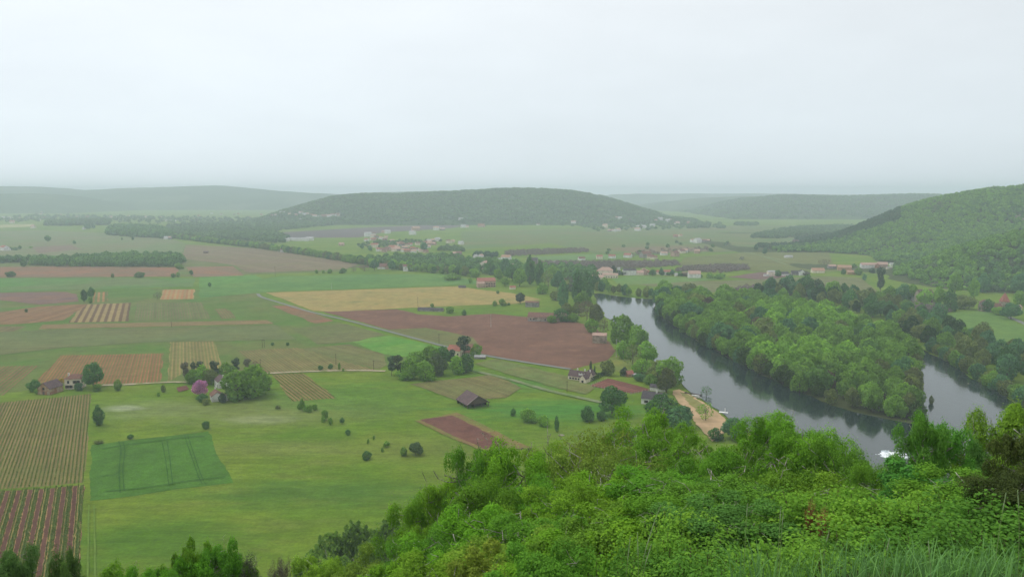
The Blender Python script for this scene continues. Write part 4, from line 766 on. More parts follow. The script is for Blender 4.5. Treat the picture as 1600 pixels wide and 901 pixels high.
wood('woods', [(560, 405), (680, 400), (735, 408), (800, 412), (830, 425), (800, 432), (740, 428), (640, 417)], 13, 11, 'loose trees between hedge line and village', M_WOOD, seed=52)
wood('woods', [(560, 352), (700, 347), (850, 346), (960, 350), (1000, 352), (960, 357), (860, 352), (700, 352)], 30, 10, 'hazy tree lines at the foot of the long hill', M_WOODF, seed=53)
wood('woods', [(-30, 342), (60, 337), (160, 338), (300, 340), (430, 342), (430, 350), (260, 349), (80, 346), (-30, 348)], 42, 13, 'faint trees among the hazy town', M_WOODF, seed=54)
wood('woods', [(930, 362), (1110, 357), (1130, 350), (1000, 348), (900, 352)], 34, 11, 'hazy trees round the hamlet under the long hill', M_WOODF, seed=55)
wood('woods', [(820, 440), (930, 436), (925, 424), (860, 420), (800, 424)], 14, 13, 'trees behind the poplar belt by the river', M_WOOD, seed=56)
wood('woods', [(940, 399), (1110, 394), (1170, 380), (1100, 376), (960, 386)], 70, 8, 'loose trees dotted over the hazy farmland', M_WOODF, seed=57)
wood('woods', [(1040, 432), (1130, 436), (1130, 431), (1040, 428)], 17, 7, 'garden trees between the riverside houses', M_WOOD, seed=58)
wood('orchard', [(790, 401), (850, 398), (922, 394), (915, 389), (850, 390), (790, 393)], 7, 5, 'mauve strip of bare orchard beyond the river houses', M_BARE, SRCB, 61, 'orchard', 1.3)
wood('orchard', [(826, 424), (880, 424), (940, 421), (1000, 419), (1062, 415), (1056, 409), (980, 410), (850, 410), (826, 414)], 6.5, 5.5, 'wide mauve bare orchard behind the big riverside house', M_BARE, SRCB, 62, 'orchard', 1.3)
wood('orchard', [(1056, 424), (1130, 426), (1170, 421), (1166, 416), (1110, 416), (1070, 418)], 6, 5.5, 'mauve bare orchard behind the house row', M_BARE, SRCB, 63, 'orchard', 1.3)
wood('orchard', [(1140, 461), (1200, 464), (1290, 463), (1304, 452), (1240, 449), (1160, 449)], 5.5, 5.5, 'mauve bare orchard before the island trees', M_BARE, SRCB, 64, 'orchard', 1.3)
wood('orchard', [(1232, 382), (1270, 380), (1272, 374), (1240, 376)], 7, 5, 'small mauve orchard under the steep hill', M_BARE, SRCB, 65, 'orchard', 1.3)
wood('orchard', [(980, 402), (1010, 398), (1045, 397), (1110, 392), (1105, 388), (1060, 390), (1000, 394)], 17, 6, 'grey thickets among the hazy hamlet', M_BARE, SRCB, 66, 'orchard', 1.3)
wood('orchard', [(1380, 490), (1440, 494), (1486, 488), (1480, 481), (1420, 477), (1372, 474)], 6, 5, 'mauve brown thicket behind the far-bank wood', M_BARE, SRCB, 67, 'orchard', 1.2)
M_VINE = woodmat('vine_leaves', [(.056, .086, .022), (.072, .100, .028), (.094, .100, .044)], .05)
for lab, pts, rows, per, ph, st, hh in [
    ('green vine plants along the rows of the banded vineyard', [(-40, 770), (131, 757), (124, 905), (-40, 905)], ((131, 757), (122, 901)), 4.0, (.42, .62, .86), .9, .75),
    ('low vine plants in the large olive vineyard', [(-40, 633), (143, 615), (132, 753), (-40, 767)], ((143, 615), (132, 753)), 1.5, (.65,), 1.3, .5),
    ('low vine plants in the small slanting vineyard', [(425, 585), (475, 583), (525, 622), (456, 627)], ((432, 587), (477, 622)), 2.3, (.65,), 1.3, .7)]:
    V_ = vines('', pts, rows, per, ph, st, 7); k = len(V_); hs = rng.uniform(hh * .5, hh * .95, k)
    stuff('vines', [(x, y, .1) for x, y in V_], hs, rng.uniform(.38, .72, k), SRC, M_VINE, lab, 'vines')
# wood on the steep hill
r = np.random.default_rng(90); X = r.uniform(540, 1480, 60000); Y = r.uniform(820, 2050, 60000); Z = steep_z(X, Y); pxs = 800 + X / Y * FPX
pys = 450.5 - FPX * np.tan(np.arctan2(Z - CAM_Z, Y) + PITCH); ok = (Z > .8) & (pxs < 1760) & ~((pxs > 1336) & (pxs < 1402) & (pys > 409) & (pys < 440)); X, Y, Z = X[ok], Y[ok], Z[ok]
grid = {}; keep = []
for i in range(len(X)):
    s_ = 7.2; c = (int(X[i] // s_), int(Y[i] // s_))
    if c in grid: continue
    grid[c] = 1; keep.append(i)
X, Y, Z = X[keep], Y[keep], Z[keep]; n = len(X)
lone = wav(X, Y, .012, 55) > .62                                     # clearings with scrub
hs = np.where(lone, r.uniform(2.5, 5, n), r.uniform(6.5, 11, n)); rim = (800 + X / Y * FPX < 1405) & (Y > 1640)
stuff('woods', np.stack([X, Y, Z - .5], 1)[~rim], hs[~rim], (hs * .5 + 5.5)[~rim], SRC, M_WOODH, 'fresh green wood covering the steep hill', 'wood')
stuff('woods', np.stack([X, Y, Z - .5], 1)[rim], hs[rim] * 1.1, (hs * .5 + 4)[rim], SRC, M_DARKW, 'dark bare-looking wood along the shoulder of the steep hill', 'wood')
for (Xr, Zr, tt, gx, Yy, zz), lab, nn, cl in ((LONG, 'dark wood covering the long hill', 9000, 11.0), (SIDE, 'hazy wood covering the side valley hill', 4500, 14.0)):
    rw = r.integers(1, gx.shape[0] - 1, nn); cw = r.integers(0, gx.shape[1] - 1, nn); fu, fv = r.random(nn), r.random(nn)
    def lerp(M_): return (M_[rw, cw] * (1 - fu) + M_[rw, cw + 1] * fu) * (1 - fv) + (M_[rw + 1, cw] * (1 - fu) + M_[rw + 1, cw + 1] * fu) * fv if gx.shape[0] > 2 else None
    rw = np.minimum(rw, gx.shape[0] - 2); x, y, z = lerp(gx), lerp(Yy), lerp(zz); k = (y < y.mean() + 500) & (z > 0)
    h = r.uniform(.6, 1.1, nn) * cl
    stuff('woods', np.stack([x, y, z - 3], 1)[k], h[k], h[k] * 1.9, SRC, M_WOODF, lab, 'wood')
# ------------------------------------------------------------------ buildings
def wallmat(name, c, c2=None, var=.14): return mottled(name, c, var, .9, .9, .1, c2=c2, bump=.25)
W_CREAM = wallmat('cream_render', (.74, .66, .54), (.58, .50, .38)); W_WHITE = wallmat('white_render', (.72, .71, .68), (.55, .54, .51)); W_STONE = wallmat('rubble_stone', S(186, 172, 152), S(140, 128, 112), .3); W_BRICK = wallmat('reddish_brick', S(170, 122, 96), S(196, 178, 150), .25); W_PINK = wallmat('pinkish_render', S(206, 176, 156), S(176, 150, 132)); W_GREY = wallmat('grey_render', S(168, 164, 158), S(130, 126, 122)); W_ORANGE = wallmat('ochre_render', S(208, 174, 134), S(184, 150, 116)); W_DARK = wallmat('weathered_boards', S(82, 70, 62), S(56, 48, 44), .3)
def tilemat(name, c, c2):
    t = NT(name); p = t.obj(); f = t.noise(p, .8, 4, .65); g = t.noise(p, 5, 3)
    w = t.n('ShaderNodeTexWave', wave_type='BANDS', bands_direction='X'); t.l(p, w.inputs['Vector']); w.inputs['Scale'].default_value = 1.3; w.inputs['Distortion'].default_value = .6
    c_ = t.mix(t.rng(f, .38, .62, 0, 1), c, c2); c_ = t.val(c_, t.rng(g, .3, .7, .82, 1.18))
    return t.bsdf(c_, .85, .15, t.bump(w.outputs['Fac'], .5, .08))
R_BROWN = tilemat('brown_tiles', S(146, 108, 92), S(118, 92, 84)); R_RED = tilemat('red_tiles', S(184, 122, 104), S(156, 106, 94)); R_ORANGE = tilemat('orange_tiles', S(196, 160, 134), S(176, 138, 116)); R_SLATE = tilemat('grey_slates', S(98, 92, 94), S(80, 76, 80)); R_PINK = tilemat('faded_pink_tiles', S(206, 174, 158), S(182, 150, 136)); R_MAUVE = tilemat('mauve_brown_tiles', S(118, 98, 98), S(98, 82, 84)); R_GREY = tilemat('pale_grey_sheet', S(190, 190, 188), S(170, 170, 170))
t = NT('dark_window_and_opening'); M_PANE = t.bsdf((.018, .02, .024), .15, .5)
M_FRAME = mottled('window_surround', S(150, 136, 122), .1, 4); M_SHUT = mottled('brown_shutter', S(70, 56, 50), .15, 4); M_DOOR = mottled('plank_door', S(84, 66, 54), .2, 4); M_WOODP = mottled('grey_timber', S(110, 96, 86), .25, 2); M_WHITEP = mottled('white_paint', (.78, .78, .76), .06, 3, .6)
M_CONC = mottled('pale_concrete', S(196, 194, 186), .1, 1.5); M_POLEW = mottled('creosoted_wood', S(84, 76, 68), .2, 2); M_CERAM = mottled('ceramic', S(150, 150, 146), .1, 5, .4, .4)

def gable_walls(b, w, l, h, rise, x=0, y=0, z=0):
    a = [(x - w / 2, y - l / 2, z - .6), (x + w / 2, y - l / 2, z - .6), (x + w / 2, y + l / 2, z - .6), (x - w / 2, y + l / 2, z - .6)]
    t_ = [(p[0], p[1], z + h) for p in a]; r0, r1 = (x - w / 2, y, z + h + rise), (x + w / 2, y, z + h + rise)
    b.poly([a[0], a[1], t_[1], t_[0]]); b.poly([a[2], a[3], t_[3], t_[2]]); b.poly([a[1], a[2], t_[2], r1, t_[1]]); b.poly([a[3], a[0], t_[0], r0, t_[3]])
def gable_roof(b, w, l, h, rise, x=0, y=0, z=0, ov=.35, th=.16):
    k = rise / (l / 2); dz = ov * k; e = ov * .8
    for s in (-1, 1):
        P = [(x - w / 2 - e, y + s * (l / 2 + ov), z + h - dz + th), (x + w / 2 + e, y + s * (l / 2 + ov), z + h - dz + th), (x + w / 2 + e, y, z + h + rise + th), (x - w / 2 - e, y, z + h + rise + th)]
        b.slab(P if s < 0 else P[::-1], th)
def hip_roof(b, w, l, h, rise, ov=.4, th=.16, x=0, y=0, z=0):
    W, L = w / 2 + ov, l / 2 + ov; rl = max(.2, (w - l) / 2 + .6); z0, z1 = z + h, z + h + rise
    A, B_, C_, D = (x - W, y - L, z0), (x + W, y - L, z0), (x + W, y + L, z0), (x - W, y + L, z0); E, F_ = (x - rl, y, z1), (x + rl, y, z1)
    b.poly([A, B_, F_, E]); b.poly([C_, D, E, F_]); b.poly([B_, C_, F_]); b.poly([D, A, E]); b.poly([D, C_, B_, A])
def window(root, x, y, z, w, h, face='f', shutters=True):
    b = MB(); p = MB(); s = MB(); t_ = .06
    def bx(m, a0, a1, z0, z1, d0, d1):
        if face == 'f': m.box(x + a0, x + a1, y - d1, y - d0, z + z0, z + z1)
        elif face == 'r': m.box(x + d0, x + d1, y + a0, y + a1, z + z0, z + z1)
        else: m.box(x - d1, x - d0, y + a0, y + a1, z + z0, z + z1)
    bx(b, -w / 2 - .12, w / 2 + .12, -.12, h + .12, -.1, .04); bx(p, -w / 2, w / 2, 0, h, -.05, .06)
    o = b.build('window', M_FRAME, root); p.build('pane', M_PANE, o)
    if shutters:
        for q in (-1, 1):
            s = MB(); bx(s, q * (w / 2 + .36) - .24, q * (w / 2 + .36) + .24, -.03, h + .03, .05, .09); s.build('shutter', M_SHUT, o)
def surf(px, py):                                               # the first ground a sight line meets: valley floor or the long hill's slope
    (Xr, Zr, tt, gx, Yy, zz) = LONG
    for D in range(2900, 3480, 8) if G(px, py)[1] > 2900 else ():
        x, y, z = at(px, py, D)
        if not Xr[0] < x < Xr[-1]: continue
        j = int(np.argmin(np.abs(Xr - x))); h = float(np.interp(D, Yy[:22, j], zz[:22, j]))
        if z <= h: return x, y, h - .5
    return (*G(px, py), 0.0)
def house(name, label, px, py, w, l, h, rise, rot, wall, roof, group=None, detail=0, chim=(), hip=False, wins=(), door=None, cat='house', z=0.0):
    x, y = G(px, py)
    if z is None: x, y, z = surf(px, py)
    if x > 430 and not z: z = max(0.0, float(steep_z(np.array(x), np.array(y))) - .4)
    rz = R(rot); c, s = abs(math.cos(rz)), abs(math.sin(rz)); y += (l * c + w * s) / 2
    o = empty(name, (x, y, z), rz); tag(o, label, cat, group)
    b = MB(); 
    if hip: b.box(-w / 2, w / 2, -l / 2, l / 2, -.6, h)
    else: gable_walls(b, w, l, h, rise)
    b.build('wall', wall, o)
    b = MB(); (hip_roof if hip else gable_roof)(b, w, l, h, rise); rf = b.build('roof', roof, o)
    for cx, cy in chim:
        b = MB(); zt = h + rise; b.box(cx - .4, cx + .4, cy - .3, cy + .3, zt - 1.6, zt + .9); b.box(cx - .48, cx + .48, cy - .38, cy + .38, zt + .9, zt + 1.05); b.build('chimney', wall, rf)
    if detail:
        n = max(2, int(w / 3.2)); fl = 2 if h > 4.6 else 1
        for f in range(fl):
            for i in range(n):
                xx = -w / 2 + w * (i + .5) / n
                if f == 0 and i == n // 2: 
                    b = MB(); b.box(xx - .55, xx + .55, -l / 2 - .05, -l / 2 + .1, 0, 2.15); b.build('door', M_DOOR, o); continue
                window(o, xx, -l / 2, .9 + 2.7 * f, 1.0, 1.25, 'f', detail > 1)
        window(o, w / 2, 0, .9 + 2.7 * (fl - 1), .9, 1.2, 'r', False); window(o, -w / 2, 0, .9 + 2.7 * (fl - 1), .9, 1.2, 'l', False)
    for (xx, zz, ww, hh) in wins: window(o, xx, -l / 2, zz, ww, hh, 'f', False)
    if door: b = MB(); b.box(door[0] - door[1] / 2, door[0] + door[1] / 2, -l / 2 - .05, -l / 2 + .1, 0, door[2]); b.build('door', M_DOOR, o)
    return o
def wing(o, wall, roof, x, y, w, l, h, rise, turn=False):          # an extra volume of a compound house
    b, q = MB(), MB(); gable_walls(b, w, l, h, rise); gable_roof(q, w, l, h, rise)
    bw = b.build('wall', wall, o); br = q.build('roof', roof, o)
    for k in (bw, br): k.location = (x, y, 0); k.rotation_euler = (0, 0, R(90) if turn else 0)
    return br

# near farm: cream two-storey house and stone barn
o = house('house', 'cream two-storey house with hipped brown-red roof and dark windows', 112, 608, 9.6, 7.5, 6.3, 2.5, 9, W_CREAM, R_BROWN, hip=True, cat='house')
for xx, zz, sh in ((-2.7, 3.6, 0), (1.1, 3.6, 1), (2.9, 3.6, 1), (-3.4, .75, 1), (-1.4, .75, 1)): window(o, xx, -3.75, zz, 1.05, 1.6, 'f', bool(sh))
for yy in (-1.8, 1.6): window(o, 4.8, yy, 3.6, 1.0, 1.5, 'r', True); window(o, -4.8, yy, 3.6, 1.0, 1.5, 'l', False)
b = MB(); b.box(-2.6, -.4, -4.9, -3.76, 0, .35); b.build('step', M_CONC, o)
b = MB(); b.box(-4.5, -3.7, 1.2, 2.0, 6.6, 9.1); b.build('chimney', W_WHITE, o)
o = house('barn', 'stone and reddish brick barn with a grey-brown tiled gable roof', 70, 617, 10.5, 8.6, 3.7, 3.5, 78, W_BRICK, R_MAUVE, cat='barn')
b = MB(); b.box(-5.32, -5.24, -.75, .75, 2.9, 4.3); b.build('loft_opening_shade', M_PANE, o)  # dark plate on the gable, its colour standing in for shade inside
b = MB(); b.box(-5.33, -5.24, -.6, .8, 0, 2.2); b.build('door', M_WOODP, o)
b = MB(); b.box(-5.36, -5.24, -4.25, -2.4, 0, 2.0); b.build('stone_patch', W_STONE, o)
b = MB(); b.slab([(-3, 4.4, 3.4), (-3, 6.6, 2.5), (2, 6.6, 2.5), (2, 4.4, 3.4)][::-1], .15); b.build('lean_to_roof', W_DARK, o)
# white cottage and hidden farmhouse in the farm grove
o = house('cottage', 'white cottage with grey-brown roof under the large leafy tree', 333, 628, 8.6, 6.2, 3.2, 2.3, -62, W_WHITE, R_BROWN, chim=((-3.6, 0),))
wing(o, W_WHITE, R_PINK, 2.5, 3.8, 5, 4, 2.4, 1.4)
b = MB(); b.box(-4.36, -4.28, -.5, .5, 0, 2.0); b.build('door', M_DOOR, o)
o = house('farmhouse', 'half hidden farmhouse with white gable deep in the farm grove', 342, 607, 9, 7, 4.2, 2.6, -55, W_WHITE, R_MAUVE, chim=((3, 0),), detail=1)
# red-roofed house in the tree clump
o = house('house', 'house with a red roof behind the tree clump and the dark pine', 712, 557, 11, 7.5, 4.2, 3.2, -28, W_CREAM, R_RED, chim=((4.6, 0),), detail=1)
o = house('shed', 'low grey shed beside the valley road past the dark pine', 750, 561, 8, 4, 1.6, .9, -8, W_GREY, R_GREY, cat='shed')
house('outbuilding', 'pale little outbuilding under the dark pine', 730, 556, 5, 4, 2.5, 1.3, 12, W_WHITE, R_BROWN)
# open field barn
bx_, by_ = G(738, 636); o = empty('barn', (bx_, by_ + 6, 0), R(-62)); tag(o, 'dark weathered open barn with a wide sagging roof alone in the meadow', 'barn')
b = MB(); gable_roof(b, 15, 13.5, 2.3, 4.4, ov=.5, th=.22); b.build('roof', R_MAUVE, o)
b = MB(); b.poly([(7.2, -6.7, 2.3), (7.2, 6.7, 2.3), (7.2, 0, 6.6)]); b.poly([(7.1, 6.7, 2.3), (7.1, -6.7, 2.3), (7.1, 0, 6.6)]); b.build('gable_boards', M_WOODP, o)
b = MB(); b.box(-7.3, -7.1, -6.6, 6.6, 0, 2.5); b.box(-7.3, 4, 6.4, 6.6, 0, 2.4); b.build('wall', W_DARK, o)
for px_, py_ in ((7.1, -6.5), (7.1, -2.2), (7.1, 2.2), (7.1, 6.5), (2.4, -6.5), (-2.4, -6.5), (-7.0, -6.5)):
    b = MB(); b.box(px_ - .14, px_ + .14, py_ - .14, py_ + .14, -.3, 2.6 if abs(py_) > 5 else 4.4); b.build('post', M_WOODP, o)
b = MB(); b.tube([(7.3, -6.7, 2.5), (7.3, 0, 6.75)], .16); b.tube([(7.3, 6.7, 2.5), (7.3, 0, 6.75)], .16); b.build('gable_beam', mottled('bleached_timber', S(176, 170, 158), .2, 2), o)
b = MB(); b.box(-3, 3, -1, 3.5, 0, 1.6); b.build('hay_stack', mottled('old_hay', S(96, 84, 62), .25, 2), o)
# gabled manor by the river, hedge, red hut
mx, my = G(908, 596); o = empty('manor', (mx, my + 5, 0), R(-32), (.68, .68, .72)); tag(o, 'large gabled manor house with grey-brown roofs and white dormers behind a clipped hedge', 'house')
b, q = MB(), MB(); gable_walls(b, 22, 9, 3.6, 4.6); gable_roof(q, 22, 9, 3.6, 4.6); b.build('wall', W_CREAM, o); rf = q.build('roof', R_MAUVE, o)
wing(o, W_CREAM, R_MAUVE, 7.5, -6, 9, 6.5, 3.6, 3.6, True); wing(o, W_CREAM, R_MAUVE, 6, 7, 10, 8, 4.2, 4.6, True)
for dx in (1.0, 4.0): 
    b = MB(); gable_walls(b, 2.6, 1.6, 6.3, .9, dx, -2.6); b.build('dormer', W_WHITE, rf)
for dx, dy in ((-3.5, .6), (9.5, 1.0), (3, 3)):
    b = MB(); b.box(dx - .5, dx + .5, dy - .4, dy + .4, 7, 10.0); b.build('chimney', W_WHITE, rf)
b = MB(); b.box(6.4, 8.6, -10.62, -10.4, 0, 2.4); b.build('arched_door', M_PANE, o)
for xx in (-8.5, -5.5, -2.5, .5): window(o, xx, -4.5, .9, 1.1, 1.4, 'f', True)
M_HEDGE = leafmat('hedge_leaves', .2)
def hedge(label, px_pts, w, h, col, n=14, name='hedge'):
    P = [G(*q) for q in px_pts]; r = np.random.default_rng(int(px_pts[0][0])); Q, Nn_ = [], []
    for (a, b2) in zip(P[:-1], P[1:]):
        L = math.hypot(b2[0] - a[0], b2[1] - a[1]); m = int(L * n * (h + w)); tt_ = r.random(m); dx, dy = (b2[0] - a[0]) / L, (b2[1] - a[1]) / L
        side = r.integers(0, 3, m); off = np.where(side == 0, r.uniform(-w / 2, w / 2, m), np.where(side == 1, -w / 2, w / 2)); zz = np.where(side == 0, h, r.uniform(0, h, m)) + r.normal(0, .07, m)
        off = off + r.normal(0, .07, m)
        Q.append(np.stack([a[0] + dx * L * tt_ - dy * off, a[1] + dy * L * tt_ + dx * off, zz], 1)); Nn_.append(np.stack([np.where(side == 0, 0, -dy * np.sign(off)), np.where(side == 0, 0, dx * np.sign(off)), np.where(side == 0, 1., .3)], 1))
    Q, Nn_ = np.concatenate(Q), np.concatenate(Nn_); me = quads(name, leaf_quads(Q, Nn_, .45, r, .5), r.random(len(Q))); o_ = link(name, me, [M_HEDGE]); o_.color = (*col, 1); return tag(o_, label, 'hedge')
hedge('dark clipped hedge along the manor garden', [(906, 591), (916, 597), (932, 592), (946, 584)], 1.4, 2.2, (.045, .085, .03))
hedge('low dark hedge closing the manor garden on its river side', [(925, 584), (937, 586), (948, 583)], 1.2, 1.4, (.04, .07, .035))
house('hut', 'small red-roofed hut by the riverside thicket', 984, 589, 4.6, 4, 2.0, 1.8, 25, W_BRICK, R_RED, cat='hut'); house('shed', 'white sheet-roofed shed beside the red hut', 992, 589, 6, 2.6, 1.5, .5, -18, W_GREY, R_GREY, cat='shed')
def stake_run(label, px_pts, step, h=1.5, group=None):
    for i, (x, y) in enumerate(along(px_pts, step, 71, .05)):
        b = MB(); b.tube([(0, 0, -.2), (.03, 0, h)], [.11, .09], 6); o_ = b.build('fence_stake', M_CONC); o_.location = (x, y, 0); tag(o_, label.format(ordinal(i + 1)), 'fence post', group)
stake_run('pale stake fencing the garden plot on its lane side, {} from the manor', [(924, 604), (955, 610), (985, 616)], 2.4, group='pale stakes along the lane side of the plot')
stake_run('pale stake fencing the garden plot at its beach end, {} from the lane', [(986, 616), (1003, 613), (1018, 610)], 2.4, group='pale stakes at the beach end of the plot')
stake_run('pale stake between garden plot and manor hedge, {} from the lane', [(925, 602), (936, 597), (948, 592)], 2.4, group='pale stakes by the manor hedge')
# white river house
o = house('house', 'white riverside house with grey slate roof above the beach', 1024, 634, 12, 9, 3.4, 3.2, -24, W_WHITE, R_SLATE, chim=((2, -.5),))
wing(o, W_WHITE, R_SLATE, 4.0, -5, 6, 5.5, 3.2, 2.6, True); window(o, -3, -4.5, .9, 1.1, 1.4); window(o, 0, -4.5, .9, 1.1, 1.4); window(o, 4.0, -8.0, 1.0, 1.1, 1.4)
house('shed', 'dark slate-roofed outbuilding behind the white riverside house', 1030, 612, 9, 5, 2.2, 1.4, -24, W_WHITE, R_SLATE, cat='shed')
# long stone farm, ruin, pink roofed house, stone hut, sheds
o = house('farmhouse', 'long low stone farmhouse with brown roof at the ploughed field edge', 846, 503, 24, 10, 4.2, 3.6, -14, W_STONE, R_BROWN); wing(o, W_STONE, R_BROWN, 14.5, 1.5, 10, 8, 4.0, 3, True); wing(o, W_PINK, R_PINK, 20, 6, 9, 6, 5.2, 2.2)
for xx in (-9, -6, 5): window(o, xx, -5, 1.4, 1.1, 1.3, 'f', False)
b = MB(); b.box(9.6, 12.6, -5.12, -4.9, 0, 3.2); b.build('archway_shade', M_PANE, o); b = MB(); b.box(-11.5, 6, -5.3, -4.98, 0, 1.3); b.build('garden_wall', W_GREY, o)  # the arch is a dark plate, coloured like the shade of the passage
house('ruin', 'grey ruined stone building beside the dark grey tree', 832, 480, 14, 8, 5.0, 1.0, -10, W_GREY, R_BROWN, cat='ruin'); house('shed', 'little red-roofed shed behind the yellow field', 801, 452, 7, 5, 2.6, 1.6, 10, W_CREAM, R_RED, cat='shed')
o = house('house', 'big pinkish house with a red-pink roof at the yellow field corner', 759, 449, 23, 12, 8.0, 3.6, 12, W_PINK, R_RED, detail=2, chim=((-8, 0),)); wing(o, W_PINK, R_PINK, -8, -7.5, 9, 5, 5.5, 2)
house('cottage', 'dark little lean cottage in front of the pinkish house', 722, 450, 9, 5, 1.8, 1.2, 0, W_GREY, R_SLATE)
house('house', 'small white square house with brown roof before the hedge line', 637, 424, 14.5, 9, 7.5, 3.2, 4, W_WHITE, R_BROWN, detail=0, wins=((-3, 4.6, 1.0, 1.2), (3, 4.6, 1.0, 1.2)))
o = house('house', 'brown-roofed house with long white wall before the hedge line', 600, 420.5, 20, 11, 3.6, 5.0, -6, W_WHITE, R_BROWN); wing(o, W_PINK, R_BROWN, 6, -3, 9, 6, 3.4, 3.4, True)
house('hut', 'tiny white hut at the hedge line end of the mauve vineyards', 440, 394, 7, 6, 5, 2, 8, W_WHITE, R_BROWN, cat='hut')
o = house('hut', 'ruined stone field hut at the tip of the brown ploughed field', 938, 537, 11, 7, 6.5, 1.6, -12, W_STONE, R_PINK, cat='hut')
house('shed', 'long low dark shed in the green strip behind the ploughed field', 672, 487, 26, 7, 2.0, 1.4, -13, W_GREY, R_SLATE, cat='shed'); house('hut', 'tiny roofed hut in the mauve vineyards', 321, 396, 9, 5, 2.5, 1.6, 5, W_STONE, R_MAUVE, cat='hut')
house('house', 'slate-roofed house half buried in the leafy slope trees', 979, 700, 11, 8, 4.6, 3.2, -20, W_WHITE, R_SLATE, chim=((3, 0),), detail=1); house('house', 'orange-roofed house half hidden behind the leafy slope by the water', 1194, 704, 12, 8, 4.0, 2.8, -10, W_PINK, R_ORANGE, chim=((2, 0),))
# red roofed tower, church-like farm under the steep hill
tx, ty = G(1574, 488); o = empty('tower_house', (tx, ty + 6, 0), R(-8)); tag(o, 'stone house with a square tower under a steep red pyramid roof', 'house')
b, q = MB(), MB(); b.box(-3.4, 3.4, -3.4, 3.4, -.5, 10.5); b.build('tower', W_STONE, o); hip_roof(q, 6.8, 6.8, 10.5, 8.5, ov=.5); q2 = q.build('tower_roof', R_RED, o); b = MB(); b.tube([(0, 0, 18.6), (0, 0, 20.0)], .12); b.build('finial', M_CONC, q2)
b, q = MB(), MB(); gable_walls(b, 20, 8, 5.5, 3, -13, 0); gable_roof(q, 20, 8, 5.5, 3, -13, 0); b.build('wall', W_STONE, o); q.build('roof', R_BROWN, o)
b, q = MB(), MB(); gable_walls(b, 12, 7, 4.5, 2.5, 10, 1); gable_roof(q, 12, 7, 4.5, 2.5, 10, 1); b.build('wall', W_CREAM, o); q.build('roof', R_PINK, o)
for xx, zz in ((-19, 1.2), (-15, 1.2), (-11, 1.2), (0, 6.5)): window(o, xx, -4 if xx else -3.4, zz, 1.0, 1.3, 'f', False)
house('ruin', 'pale ruined stone gable beside the tower house', 1542, 487, 9, 8, 8.5, 3, 60, W_GREY, R_BROWN, cat='ruin')
house('house', 'stone house with arched pale roof among trees under the steep hill', 1448, 473, 15, 12, 9, 5, 0, W_STONE, R_MAUVE, detail=1); house('cottage', 'tiny white cottage among trees under the steep hill', 1431, 470, 6, 5, 4, 2, 20, W_WHITE, R_GREY); house('cottage', 'white gabled cottage behind the dark conifer under the steep hill', 1425, 466, 6, 6, 6, 2, 70, W_PINK, R_BROWN)
